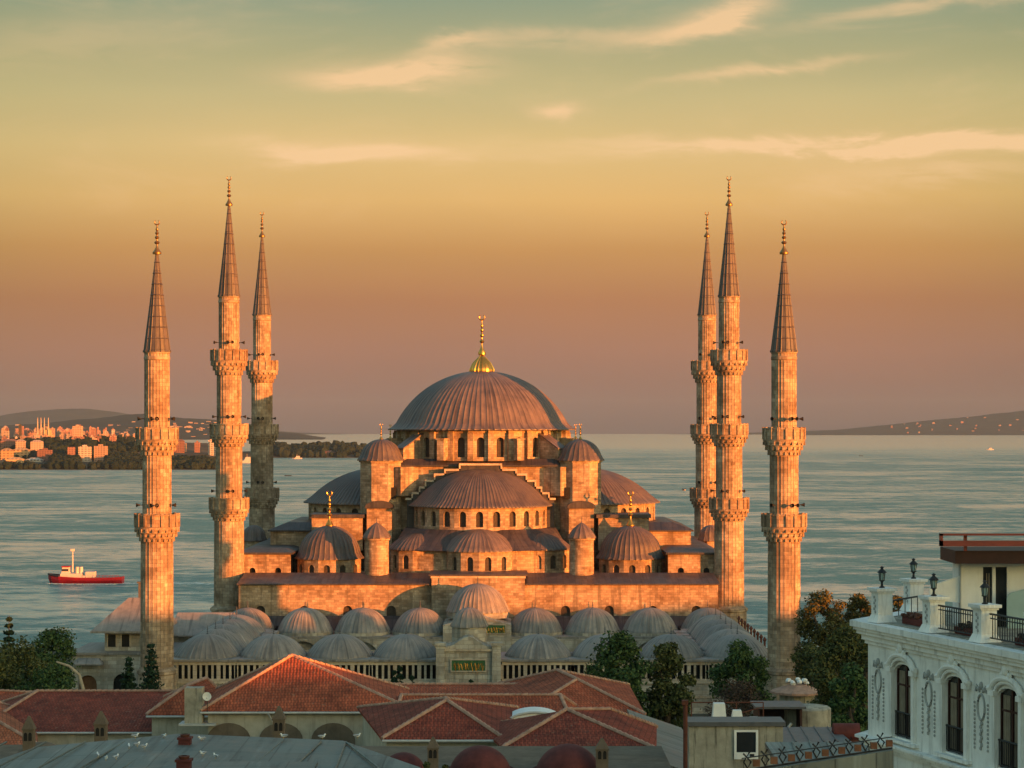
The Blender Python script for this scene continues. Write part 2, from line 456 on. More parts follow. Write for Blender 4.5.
class MB:
    """collects faces; build() links them as ONE mesh object"""
    def __init__(s):
        s.v, s.f, s.uv = [], [], {}

    def face(s, pts, uvs=None):
        i = len(s.v)
        s.v += [tuple(p) for p in pts]
        s.f.append(tuple(range(i, i + len(pts))))
        if uvs:
            s.uv[len(s.f) - 1] = uvs

    def box(s, x0, x1, y0, y1, z0, z1, top=True, bottom=True):
        a = [(x0, y0), (x1, y0), (x1, y1), (x0, y1)]
        s.prism(a, z0, z1, top, bottom)

    def prism(s, a, z0, z1, top=True, bottom=True, taper=None):
        """a: plan polygon, counter-clockwise"""
        bt = taper or a
        n = len(a)
        for i in range(n):
            j = (i + 1) % n
            s.face([(*a[i], z0), (*a[j], z0), (*bt[j], z1), (*bt[i], z1)])
        if top:
            s.face([(*q, z1) for q in bt])
        if bottom:
            s.face([(*q, z0) for q in reversed(a)])

    def obox(s, c, u, hu, hv, z0, z1):
        """box turned in plan: centre c, unit direction u, half sizes hu (along u) and hv"""
        v = (-u[1], u[0])
        q = [(c[0] + a * hu * u[0] + b * hv * v[0], c[1] + a * hu * u[1] + b * hv * v[1]) for a, b in ((-1, -1), (1, -1), (1, 1), (-1, 1))]
        s.prism(q, z0, z1)

    def solid_xz(s, poly, y0, y1):
        """outline in x,z (counter-clockwise seen from -y) given thickness along y"""
        n = len(poly)
        s.face([(x, y0, z) for x, z in poly])
        s.face([(x, y1, z) for x, z in reversed(poly)])
        for i in range(n):
            (xa, za), (xb, zb) = poly[i], poly[(i + 1) % n]
            s.face([(xb, y0, zb), (xa, y0, za), (xa, y1, za), (xb, y1, zb)])

    def lathe(s, prof, n=32, c=(0, 0, 0), ribs=0, rib=0.05, a0=0.0, a1=2 * PI, capb=False):
        """prof: (r, z) from bottom to top"""
        full = abs(a1 - a0 - 2 * PI) < 1e-6
        angs = []
        if ribs:
            st = (a1 - a0) / ribs
            for k in range(ribs):
                for fr, hgt in ((0, 0), (0.10, 1), (0.22, 0), (0.6, -0.12)):
                    angs.append((a0 + st * (k + fr), hgt * rib))
            if not full:
                angs.append((a1, 0))
        else:
            angs = [(a0 + (a1 - a0) * k / n, 0) for k in range(n if full else n + 1)]
        rm = max(r for r, z in prof)
        m = len(angs)
        base = len(s.v)
        for r, z in prof:
            for a, h in angs:
                q = r + (h * min(1, 1.6 * r / rm) if r > 0.02 * rm else 0)
                s.v.append((c[0] + q * math.cos(a), c[1] + q * math.sin(a), c[2] + z))
        zz = [0]
        for i in range(1, len(prof)):
            zz.append(zz[-1] + math.hypot(prof[i][0] - prof[i - 1][0], prof[i][1] - prof[i - 1][1]))
        for i in range(len(prof) - 1):
            for k in range(m if full else m - 1):
                k2 = (k + 1) % m
                ua = angs[k][0] * rm
                ub = (angs[k2][0] + (2 * PI if k2 < k else 0)) * rm
                s.f.append((base + i * m + k, base + i * m + k2, base + (i + 1) * m + k2, base + (i + 1) * m + k))
                s.uv[len(s.f) - 1] = [(ua, zz[i]), (ub, zz[i]), (ub, zz[i + 1]), (ua, zz[i + 1])]
        if capb:
            s.f.append(tuple(base + k for k in reversed(range(m))))

    def tube(s, pts, rad, n=8, cap=True):
        pts = [Vector(q) for q in pts]
        if not isinstance(rad, (list, tuple)):
            rad = [rad] * len(pts)
        base = len(s.v)
        up = Vector((0, 0, 1))
        for i, q in enumerate(pts):
            d = (pts[min(i + 1, len(pts) - 1)] - pts[max(i - 1, 0)]).normalized()
            ref = up if abs(d.z) < 0.95 else Vector((1, 0, 0))
            a = d.cross(ref).normalized()
            bb = d.cross(a)
            for k in range(n):
                t_ = 2 * PI * k / n
                s.v.append(tuple(q + rad[i] * (a * math.cos(t_) + bb * math.sin(t_))))
        for i in range(len(pts) - 1):
            for k in range(n):
                k2 = (k + 1) % n
                s.f.append((base + i * n + k, base + (i + 1) * n + k, base + (i + 1) * n + k2, base + i * n + k2))
        if cap:
            s.f.append(tuple(base + k for k in range(n)))
            s.f.append(tuple(base + (len(pts) - 1) * n + k for k in reversed(range(n))))

    def blob(s, c, r, n=8, m=5, jit=0.0, rg=None):
        """closed rounded lump, radii r = (rx, ry, rz)"""
        base = len(s.v)
        for i in range(1, m):
            ph = PI * i / m
            for k in range(n):
                a = 2 * PI * k / n
                j = 1 + (rg.uniform(-jit, jit) if rg else 0)
                s.v.append((c[0] + r[0] * j * math.sin(ph) * math.cos(a), c[1] + r[1] * j * math.sin(ph) * math.sin(a), c[2] - r[2] * j * math.cos(ph)))
        s.v.append((c[0], c[1], c[2] - r[2]))
        s.v.append((c[0], c[1], c[2] + r[2]))
        bo, to = len(s.v) - 2, len(s.v) - 1
        for i in range(m - 2):
            for k in range(n):
                k2 = (k + 1) % n
                s.f.append((base + i * n + k, base + i * n + k2, base + (i + 1) * n + k2, base + (i + 1) * n + k))
        for k in range(n):
            k2 = (k + 1) % n
            s.f.append((bo, base + k2, base + k))
            s.f.append((to, base + (m - 2) * n + k, base + (m - 2) * n + k2))

    def bay(s, A, B, z0, z1, w, sill, h, depth=0.4, seg=8, point=0.0):
        """wall panel from A to B (outside on the right hand) with one arched opening; returns the pane's place"""
        L = math.hypot(B[0] - A[0], B[1] - A[1])
        ux, uy = (B[0] - A[0]) / L, (B[1] - A[1]) / L
        nx, ny = uy, -ux
        u0, u1 = (L - w) / 2, (L + w) / 2
        rise = w / 2 * (1 + point)
        zs = sill + h - rise
        arc = []
        for i in range(seg + 1):
            a = PI * i / seg
            arc.append((L / 2 - math.cos(a) * w / 2, zs + math.sin(a) * rise))

        def P(u, z, d=0.0):
            return (A[0] + ux * u - nx * d, A[1] + uy * u - ny * d, z)

        def q(pts, d=0.0):
            s.face([P(u, z, d) for u, z in pts], [(u + A[0] * 0.37, z) for u, z in pts])
        q([(0, z0), (u0, z0), (u0, z1), (0, z1)])
        q([(u1, z0), (L, z0), (L, z1), (u1, z1)])
        if sill > z0 + 1e-4:
            q([(u0, z0), (u1, z0), (u1, sill), (u0, sill)])
        for i in range(seg):
            (ua, za), (ub, zb) = arc[i], arc[i + 1]
            q([(ua, za), (ub, zb), (ub, z1), (ua, z1)])
        out = [(u0, sill)] + arc + [(u1, sill)]
        for i in range(len(out)):
            (ua, za), (ub, zb) = out[i], out[(i + 1) % len(out)]
            s.face([P(ua, za), P(ua, za, depth), P(ub, zb, depth), P(ub, zb)])
        mid = P(L / 2, sill, depth)
        return mid, math.atan2(uy, ux)

    def build(s, name, mat, parent=None, loc=(0, 0, 0), rz=0.0, smooth=True, ang=38):
        me = bpy.data.meshes.new(name)
        me.from_pydata(s.v, [], s.f)
        lay = me.uv_layers.new(name='UVMap')
        buf = [0.0] * (2 * len(me.loops))
        Z = Vector((0, 0, 1))
        for p in me.polygons:
            ex = s.uv.get(p.index)
            if ex is None:
                nn = p.normal
                if abs(nn.z) > 0.985 or nn.length < 1e-9:
                    ua, va = Vector((1, 0, 0)), Vector((0, 1, 0))
                else:
                    ua = Z.cross(nn).normalized()
                    va = nn.cross(ua)
                for li in p.loop_indices:
                    co = Vector(s.v[me.loops[li].vertex_index])
                    buf[2 * li] = co.dot(ua)
                    buf[2 * li + 1] = co.dot(va)
            else:
                for li, q in zip(p.loop_indices, ex):
                    buf[2 * li], buf[2 * li + 1] = q
        lay.data.foreach_set('uv', buf)
        if smooth:
            me.polygons.foreach_set('use_smooth', [True] * len(me.polygons))
            me.set_sharp_from_angle(angle=R(ang))
        me.materials.append(MAT[mat] if isinstance(mat, str) else mat)
        o = bpy.data.objects.new(name, me)
        COL.objects.link(o)
        o.location = loc
        o.rotation_euler = (0, 0, rz)
        if parent:
            o.parent = parent
        return o


def tag(o, label, cat, group=None, kind=None):
    if label:
        o['label'] = label
    if cat:
        o['category'] = cat
    if group:
        o['group'] = group
    if kind:
        o['kind'] = kind
    return o


def thing(name, label, cat, loc=(0, 0, 0), rz=0.0, group=None):
    o = bpy.data.objects.new(name, None)
    COL.objects.link(o)
    o.location = loc
    o.rotation_euler = (0, 0, rz)
    o.empty_display_size = 0.5
    return tag(o, label, cat, group)


def again(o, parent=None, loc=None, rz=None):
    """one more of a part: shares the mesh"""
    c = o.copy()
    COL.objects.link(c)
    c.parent = parent if parent else o.parent
    if loc is not None:
        c.location = loc
    if rz is not None:
        c.rotation_euler = (0, 0, rz)
    return c


def copy_tree(o, parent=None):
    c = o.copy()
    COL.objects.link(c)
    c.parent = parent
    for ch in list(o.children):
        copy_tree(ch, c)
    return c


PANES = {}


def pane(parent, mid, rz, w, h, mat='lattice', name='window', point=0.0, thick=0.06, seg=8):
    """arched window pane standing at the back of its opening; mid is the middle of the sill line"""
    key = (round(w, 3), round(h, 3), mat, name, point)
    if key in PANES:
        return again(PANES[key], parent, mid, rz)
    b = MB()
    w2 = w / 2 + 0.02
    rise = w / 2 * (1 + point)
    zs = h - rise
    poly = [(-w2, 0), (w2, 0)] + [(w2 * math.cos(PI * i / seg), zs + (rise + 0.02) * math.sin(PI * i / seg)) for i in range(seg + 1)]
    b.solid_xz(poly, -0.02, thick)
    # bars
    nb = max(1, int(round(w / 0.45)))
    for i in range(1, nb + 1):
        x = -w / 2 + w * i / (nb + 1)
        b.box(x - 0.03, x + 0.03, -0.05, -0.022, 0.02, zs + rise * 0.8)
    for i in range(1, max(2, int(h / 0.6))):
        z = h * i / max(2, int(h / 0.6))
        if z < zs:
            b.box(-w / 2, w / 2, -0.045, -0.024, z - 0.03, z + 0.03)
    o = b.build(name, mat, parent, mid, rz)
    PANES[key] = o
    return o


def poly_ring(r, n, c=(0, 0), ph=0.0, a0=0.0, a1=2 * PI):
    full = abs(a1 - a0 - 2 * PI) < 1e-6
    k = n if full else n + 1
    return [(c[0] + r * math.cos(a0 + ph + (a1 - a0) * i / n), c[1] + r * math.sin(a0 + ph + (a1 - a0) * i / n)) for i in range(k)]


def drum(parent, c, r, n, z0, z1, w, sill, h, mat='stone', a0=0.0, a1=2 * PI, ph=0.0, depth=0.4, name='drum', point=0.0, butt=0.0, panemat='lattice', every=1):
    """many-sided wall with an arched window in each side"""
    b = MB()
    ring = poly_ring(r, n, c, ph, a0, a1)
    full = len(ring) == n
    places = []
    for i in range(n):
        A, B = ring[i], ring[(i + 1) % len(ring)]
        if i % every == 0:
            places.append(b.bay(A, B, z0, z1, w, sill, h, depth, 8, point))
        else:
            b.face([(*A, z0), (*B, z0), (*B, z1), (*A, z1)])
        if butt:
            d = math.hypot(A[0] - c[0], A[1] - c[1])
            u = ((A[0] - c[0]) / d, (A[1] - c[1]) / d)
            b.obox((A[0] + u[0] * butt * 0.5, A[1] + u[1] * butt * 0.5), u, butt * 0.6, 0.42, z0 + 0.003, z1 - 0.45)
            b.obox((A[0] + u[0] * butt * 0.35, A[1] + u[1] * butt * 0.35), u, butt * 0.42, 0.36, z1 - 0.45, z1 - 0.12)
    o = b.build(name, mat, parent)
    for mid, rz in places:
        pane(o, mid, rz, w, h, panemat, point=point)
    return o


def cap_profile(r, h, n=14, squash=1.0):
    """profile of a dome that meets its edge steeply: part of a circle if h<r"""
    rho = (r * r + h * h) / (2 * h)
    t1 = math.asin(min(1, r / rho)) if h <= r else PI - math.asin(r / rho)
    pr = []
    for i in range(n + 1):
        t_ = t1 * (1 - i / n)
        pr.append((max(0.0, rho * math.sin(t_)), h - rho * (1 - math.cos(t_))))
    return pr


def dome(parent, c, r, h, ribs, rib, mat='lead', lip=0.6, name='dome', a0=0.0, a1=2 * PI, nring=14):
    """lead covered dome with raised seams and a flared eave"""
    b = MB()
    pr = cap_profile(r, h, nring)
    pr = [(r + lip, -0.32), (r + lip, -0.16), (r + lip * 0.45, 0.10)] + [(q, z + 0.18) for q, z in pr[1:]]
    b.lathe(pr, ribs=ribs, rib=rib, a0=a0, a1=a1)
    b.lathe([(max(0.1, r - 0.5), -0.322), (r + lip, -0.322)], n=48, a0=a0, a1=a1)
    return b.build(name, mat, parent, c, ang=50)


def finial_profile(h, r):
    """bulbs threaded on a rod"""
    pr = [(r * 0.95, 0), (r * 1.0, h * 0.05), (r * 0.62, h * 0.12), (r * 0.3, h * 0.2), (r * 0.2, h * 0.24)]
    for z, q in ((0.34, 0.62), (0.49, 0.5), (0.62, 0.42), (0.73, 0.34)):
        pr += [(r * 0.16, h * (z - 0.055)), (r * q * 0.8, h * (z - 0.03)), (r * q, h * z), (r * q * 0.8, h * (z + 0.03)), (r * 0.16, h * (z + 0.055))]
    pr += [(r * 0.13, h * 0.86)]
    return pr


def finial(parent, c, h, r, mat='gold', crescent=True, name='finial'):
    b = MB()
    b.lathe(finial_profile(h, r), n=14, capb=True)
    if crescent:
        cz, cr = h * 0.93, h * 0.07
        pts = [(cr * math.cos(R(120) + R(300) * i / 14 + R(0)), 0, cz + cr * math.sin(R(120) + R(300) * i / 14)) for i in range(15)]
        b.tube(pts, [h * 0.008 + h * 0.016 * math.sin(PI * i / 14) for i in range(15)], 6)
    else:
        b.lathe([(r * 0.13, h * 0.85), (r * 0.2, h * 0.9), (0.0, h)], n=10)
    return b.build(name, mat, parent, c)


def W(px, py, d):
    """world point that lies d metres deep at a picture place: used to survey the photograph"""
    return ((px - 512.0) * d / F, d, CZ - (py - HY) * d / F)

# ------------------------------------------------------------------ ground, sea, far land
SEA = -30.0


def grid(name, xs, ys, fz, mat, kind='structure'):
    b = MB()
    nx = len(xs)
    for y in ys:
        for x in xs:
            b.v.append((x, y, fz(x, y)))
    for j in range(len(ys) - 1):
        for i in range(nx - 1):
            a = j * nx + i
            b.f.append((a, a + 1, a + nx + 1, a + nx))
    o = b.build(name, mat, ang=180)
    o['kind'] = kind
    return o


def lin(a, b, n):
    return [a + (b - a) * i / n for i in range(n + 1)]


from mathutils import noise as mn


def nz(x, y, s, seed=0.0):
    return mn.fractal(Vector((x * s, y * s, seed)), 1.0, 2.0, 5)


def gz(x, y):
    y0 = 306 - 0.0002 * x * x
    t_ = min(1, max(0, (y - y0) / 230.0))
    t_ = t_ * t_ * (3 - 2 * t_)
    return -3.2 - 30 * t_ + 0.15 * nz(x, y, 0.05)


grid('ground', lin(-900, 900, 90), lin(-500, 620, 90), gz, 'earth')
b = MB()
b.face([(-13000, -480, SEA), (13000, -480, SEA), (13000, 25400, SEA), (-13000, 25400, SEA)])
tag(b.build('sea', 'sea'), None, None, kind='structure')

# unseen ridge added in place of city buildings, shaped to shade the lower scene
LX, LY = -SX, -SY                 # direction the sunlight travels over the ground
TX, TY = -LY * -1.0, 0
TX, TY = (LY, -LX)                # across it


def shade_ridge_h(t_):
    pts = [(-300, 33), (30, 31), (52, 31.5), (80, 28.0), (100, 20.2), (119, 19.6), (131, 23.0), (165, 21.6), (190, 19.6), (207, 17.6), (224, 17.6), (245, 16.8), (300, 16.8), (700, 17.0)]
    for (ta, za), (tb, zb) in zip(pts, pts[1:]):
        if t_ <= tb:
            return za + (zb - za) * (t_ - ta) / (tb - ta)
    return 17.0


b = MB()
sun_t = math.tan(SUN_EL)
rows = []
ts = lin(-60, 640, 280)
for s_, fr in ((-170, 0.0), (-135, 0.55), (-112, 0.97), (-100, 1.0), (-94, 0.72), (-88, 0.3), (-80, 0.0)):
    row = []
    for t_ in ts:
        top = shade_ridge_h(t_) + sun_t * 100 + 0.9 * mn.noise(Vector((t_ * 0.09, 1.7, 0))) + 0.5 * mn.noise(Vector((t_ * 0.31, 5.1, 0)))
        z = -4 + (top + 4) * fr
        row.append((LX * s_ + TX * t_, LY * s_ + TY * t_, z))
    rows.append(row)
n = len(ts)
for row in rows:
    b.v += row
for j in range(len(rows) - 1):
    for i in range(n - 1):
        a = j * n + i
        b.f.append((a, a + n, a + n + 1, a + 1))
tag(b.build('hill', 'earth', ang=180), None, None, kind='structure')  # added shade ridge out of view, no hill stands there


# the far shore over the strait
def sea_cut(h):
    return SEA + h


def shore1(x, y):
    e = min(1, max(0, (y - 3110) / 40.0)) * min(1, max(0, (5600 - y) / 500.0))
    e *= min(1, max(0, (-395 - 0.12 * (y - 3110) - x) / 60.0))
    hgt = 2.5 + 26 * min(1, max(0, (y - 3150) / 420.0)) * (0.8 + 0.5 * nz(x, y, 0.003)) * min(1, max(0.15, (-x - 380) / 300.0))
    return sea_cut(-2 + e * (hgt + 2))


grid('far_shore', lin(-1900, -330, 80), [3100, 3109, 3112, 3120, 3140, 3170, 3210] + lin(3270, 5700, 30), shore1, 'shore')


def shore2(x, y):
    e = min(1, max(0, (y - 4420) / 40.0)) * min(1, max(0, (5000 - y) / 100.0))
    e *= min(1, max(0, (-290 - x) / 40.0))
    return sea_cut(-2 + e * (6 + 6 * (0.5 + nz(x, y, 0.004)) + 2))


grid('far_headland', lin(-900, -260, 50), [4410, 4419, 4424, 4440] + lin(4470, 5100, 10), shore2, 'shore')


def bayhill(x, y):
    e = min(1, max(0, (y - 11900) / 120.0))
    px = 512 + F * x / y
    prof = 0
    for c0, w0, h0 in ((150, 46, 92), (215, 45, 84), (95, 55, 50), (20, 90, 70), (285, 50, 18)):
        prof += h0 * math.exp(-((px - c0) / w0) ** 2)
    rise = min(1, max(0, (y - 11950) / 1500.0))
    return sea_cut(-3 + e * (8 + prof * rise * (1 + 0.25 * nz(x, y, 0.0012)) + 3) * min(1, max(0, (330 - px) / 30.0)))


grid('bay_hills', lin(-3700, -900, 90), lin(11850, 15200, 40), bayhill, 'hill')


def righthill(x, y):
    px = 512 + F * x / y
    prof = 0.0
    t_ = max(0.0, (px - 800) / 230.0)
    prof = 250 * min(1.25, t_) ** 1.0
    rise = min(1, max(0, (y - 20600) / 2200.0))
    e = min(1, max(0, (px - 795) / 25.0)) * min(1, max(0, (y - 20500) / 150.0))
    return sea_cut(-4 + e * (14 + prof * rise * (1 + 0.10 * nz(x, y, 0.0011))))


grid('island_hill', lin(2600, 9800, 120), lin(20400, 24300, 30), righthill, 'hill')


def faint(x, y):
    px = 512 + F * x / y
    prof = 215 * math.exp(-(abs(px - 40) / 95.0) ** 2.6) + 150 * math.exp(-((px - 150) / 110.0) ** 2) + 60 * math.exp(-((px - 900) / 150.0) ** 2)
    rise = min(1, max(0, (y - 22800) / 1800.0))
    return sea_cut(-5 + prof * rise * (1 + 0.08 * nz(x, y, 0.0009)))


grid('mountains', lin(-9500, 6500, 150), lin(22700, 25300, 18), faint, 'hill')

# ------------------------------------------------------------------ air
b = MB()
b.box(-14000, 14000, -520, 25600, -40, 380)
mh = bpy.data.materials.new('haze_air')
mh.use_nodes = True
T = NT(mh.node_tree)
pv = T.n('ShaderNodeVolumePrincipled')
pv.inputs['Color'].default_value = (0.27, 0.42, 0.60, 1)
pv.inputs['Density'].default_value = 2.6e-5
pv.inputs['Anisotropy'].default_value = 0.0
ov = T.n('ShaderNodeOutputMaterial')
T.t.links.new(pv.outputs[0], ov.inputs['Volume'])
MAT['haze'] = mh
hz = b.build('haze', 'haze')
hz['kind'] = 'stuff'
hz['label'] = 'thin evening haze over the strait and the city'
hz['category'] = 'haze'

# ------------------------------------------------------------------ minarets


def minaret(name_label, x, y, lv, cat='minaret'):
    """lv: dict with z heights and radii taken from the photograph"""
    root = thing('minaret', name_label, cat, (x, y, -3.2), 0, 'six minarets of the mosque')
    g = 3.2
    # shaft: fluted, thinner after each balcony
    b = MB()
    prof = []
    zb = -0.2
    secs = lv['secs']           # list of (z_from, z_to, r) bottom up
    fl = 26
    base_r = secs[0][2]
    for i, (za, zt, r) in enumerate(secs):
        prof += [(r * (1.03 if i == 0 else 1.0), za + g), (r, zt + g)]
    b.lathe(prof, ribs=fl, rib=0.05)
    shaft = b.build('shaft', 'minaret', root, ang=30)
    b = MB()
    zbt = lv['base_top']
    b.lathe([(base_r * 1.22, -0.3), (base_r * 1.22, zbt + g - 0.9), (base_r * 1.3, zbt + g - 0.8), (base_r * 1.3, zbt + g - 0.45), (base_r * 1.02, zbt + g)], n=12)
    b.build('base', 'minaret', root, ang=20)
    for (zp0, zp1, zc0, rp, rs) in lv['balc']:
        # zc0..zp0 stalactite corbel, zp0..zp1 parapet
        b = MB()
        n_ = 5
        pr = [(rs * 0.98, zc0)]
        for i in range(n_):
            f0, f1 = i / n_, (i + 1) / n_
            z0_ = zc0 + (zp0 - zc0) * f0
            z1_ = zc0 + (zp0 - zc0) * f1
            r1 = rs + (rp - rs) * (f1 ** 0.85)
            pr += [(r1 - (rp - rs) * 0.10, z0_ + 0.12 * (z1_ - z0_)), (r1, z0_ + 0.55 * (z1_ - z0_)), (r1, z1_)]
        pr += [(rp + 0.06, zp0), (rp + 0.06, zp0 + 0.18), (rp - 0.28, zp0 + 0.18), (rs, zp0 + 0.18)]
        b.lathe(pr, n=40, c=(0, 0, g))
        nt = 20
        for row in range(3):
            f = (row + 0.55) / 3
            zz = zc0 + (zp0 - zc0) * f
            rr = rs + (rp - rs) * (f ** 0.85) + 0.02
            hh_ = (zp0 - zc0) / 3 * 0.62
            for k in range(nt):
                a = 2 * PI * (k + 0.5 * (row % 2)) / nt
                u = (math.cos(a), math.sin(a))
                b.obox((rr * u[0], rr * u[1]), u, 0.17, 0.12, zz + g - hh_ * 0.6, zz + g + hh_ * 0.55)
        bal = b.build('balcony', 'minaret', root, ang=25)
        b = MB()
        npn = 16
        for k in range(npn):
            a = 2 * PI * k / npn
            u = (math.cos(a), math.sin(a))
            b.obox((rp * u[0], rp * u[1]), u, 0.14, 0.13, zp0 + 0.18 + g, zp1 + g + 0.1)
        b.lathe([(rp - 0.10, zp0 + 0.2), (rp - 0.02, zp0 + 0.2), (rp - 0.02, zp1 - 0.02), (rp - 0.10, zp1 - 0.02)], n=npn * 2, c=(0, 0, g))
        b.lathe([(rp - 0.16, zp1 - 0.16), (rp + 0.10, zp1 - 0.16), (rp + 0.10, zp1 + 0.02), (rp - 0.16, zp1 + 0.02), (rp - 0.16, zp1 - 0.16)], n=npn * 2, c=(0, 0, g))
        b.build('parapet', 'minaret', bal, ang=25)
        for k, az in enumerate((-98, -20, 200, 80)):
            a = R(az + lv.get('spk', 0))
            b = MB()
            rr = rs + 0.05
            b.tube([(0, 0, 0), (0.55, 0, 0)], 0.05, 6)
            b.lathe([(0.09, 0), (0.12, 0.18), (0.25, 0.42), (0.22, 0.42)], n=10, c=(0, 0, 0))
            # turn the horn outward
            b.v = [(vx, vy, vz) if i < 12 else (0.35 + vz, vy - 0.0, vx) for i, (vx, vy, vz) in enumerate(b.v)]
            sp = b.build('loudspeaker', 'speaker', bal, ((rr - 0.1) * math.cos(a), (rr - 0.1) * math.sin(a), zp1 + g + 1.05), a)
            if k == 0:
                c2 = again(sp, bal, ((rr - 0.1) * math.cos(a + 0.3), (rr - 0.1) * math.sin(a + 0.3), zp1 + g + 1.05), a + 0.3)
    zc, zt, rc = lv['cone']
    b = MB()
    b.lathe([(rc * 0.9, -0.35), (rc * 1.06, -0.25), (rc * 1.06, -0.05), (rc, 0.0), (rc * 0.52, (zt - zc) * 0.5), (rc * 0.1, (zt - zc))], ribs=16, rib=0.06, c=(0, 0, 0))
    for k in range(1, 9):
        f = k / 9.0
        r_ = rc * (1 - 0.9 * f) if f > 0.5 else rc * (1 - 0.96 * f)
        b.lathe([(r_ + 0.005, (zt - zc) * f), (r_ + 0.075, (zt - zc) * f + 0.03), (r_ + 0.0, (zt - zc) * f + 0.12)], n=16)
    b.build('spire', 'spire', root, (0, 0, zc + g), ang=25)
    b = MB()
    r_ = secs[-1][2]
    b.lathe([(r_ * 1.0, -1.2), (r_ * 1.07, -1.1), (r_ * 1.07, -0.8), (r_ * 1.01, -0.7), (r_ * 1.01, -0.42), (r_ * 1.09, -0.36), (r_ * 1.09, -0.2)], n=32)
    b.build('cornice', 'minaret', root, (0, 0, zc + g))
    finial(root, (0, 0, zt + g - 0.25), lv['fin'] - zt + 0.25, 0.52, 'bronze')
    return root


def zpx(y, s):
    return CZ - (y - HY) * s


def lv_near(s):
    z = lambda y: zpx(y, s)
    return dict(secs=[(z(692), z(540), 1.80), (z(527), z(455), 1.60), (z(441), z(350), 1.40)],
                balc=[(z(528), z(514), z(542), 2.50, 1.66), (z(441), z(428), z(456), 2.36, 1.5)],
                cone=(z(350), z(252), 1.48), fin=z(220), base_top=z(666))


def lv_mid(s):
    z = lambda y: zpx(y, s)
    return dict(secs=[(z(640), z(520), 2.08), (z(497), z(446), 1.86), (z(424), z(374), 1.72), (z(351), z(294), 1.44)],
                balc=[(z(510), z(498), z(521), 2.78, 1.95), (z(436), z(424), z(447), 2.66, 1.78), (z(362), z(350), z(376), 2.58, 1.58)],
                cone=(z(295), z(204), 1.5), fin=z(176), base_top=z(605), spk=10)


sn, sm_ = 244 / F, 306 / F
XA = -4.7
minaret('front left minaret with two balconies, rising by the courtyard corner behind two dark conifers', W(157, 0, 244)[0], 244, lv_near(sn))
minaret('front right minaret with two balconies, standing apart beside the brownish trees', W(784, 0, 244)[0], 244, dict(lv_near(sn), spk=25))
minaret('tall three balcony minaret at the left front corner of the prayer hall, fully sunlit', W(229, 0, 306)[0], 306, lv_mid(sm_))
minaret('tall three balcony minaret at the right front corner of the prayer hall', W(729, 0, 306)[0], 306, dict(lv_mid(sm_), spk=-20))
minaret('rear left minaret with three balconies, its shaft in grey shadow below the sunlit top', W(262, 0, 356)[0], 356, dict(lv_mid(sm_), spk=0))
minaret('rear right minaret with three balconies, partly hidden behind the nearer sunlit minaret', W(707, 0, 356)[0], 356, dict(lv_mid(sm_), spk=35))

# ------------------------------------------------------------------ prayer hall
H = thing('prayer_hall', 'large domed stone prayer hall with cascading lead half domes in orange light', 'mosque', (XA, 332, 0))
md = dome(H, (0, 0, 30.15), 13.6, 8.75, 92, 0.09, lip=1.0, name='main_dome', nring=24)
b = MB()
b.lathe([(1.85, 0), (1.9, 0.25), (1.75, 0.7), (1.35, 1.45), (0.75, 2.1), (0.36, 2.55), (0.3, 2.9)], ribs=20, rib=0.09)
b.lathe([(q, z + 2.7) for q, z in finial_profile(6.2, 0.62)], n=14)
pts = [(0.42 * math.cos(R(120) + R(300) * i / 14), 0, 8.55 + 0.42 * math.sin(R(120) + R(300) * i / 14)) for i in range(15)]
b.tube(pts, [0.05 + 0.09 * math.sin(PI * i / 14) for i in range(15)], 6)
b.build('finial', 'gold', md, (0, 0, 8.75))
drum(H, (0, 0), 13.35, 28, 25.2, 29.9, 1.15, 25.75, 3.0, butt=0.5, ph=PI / 28 - PI / 2, depth=0.55)

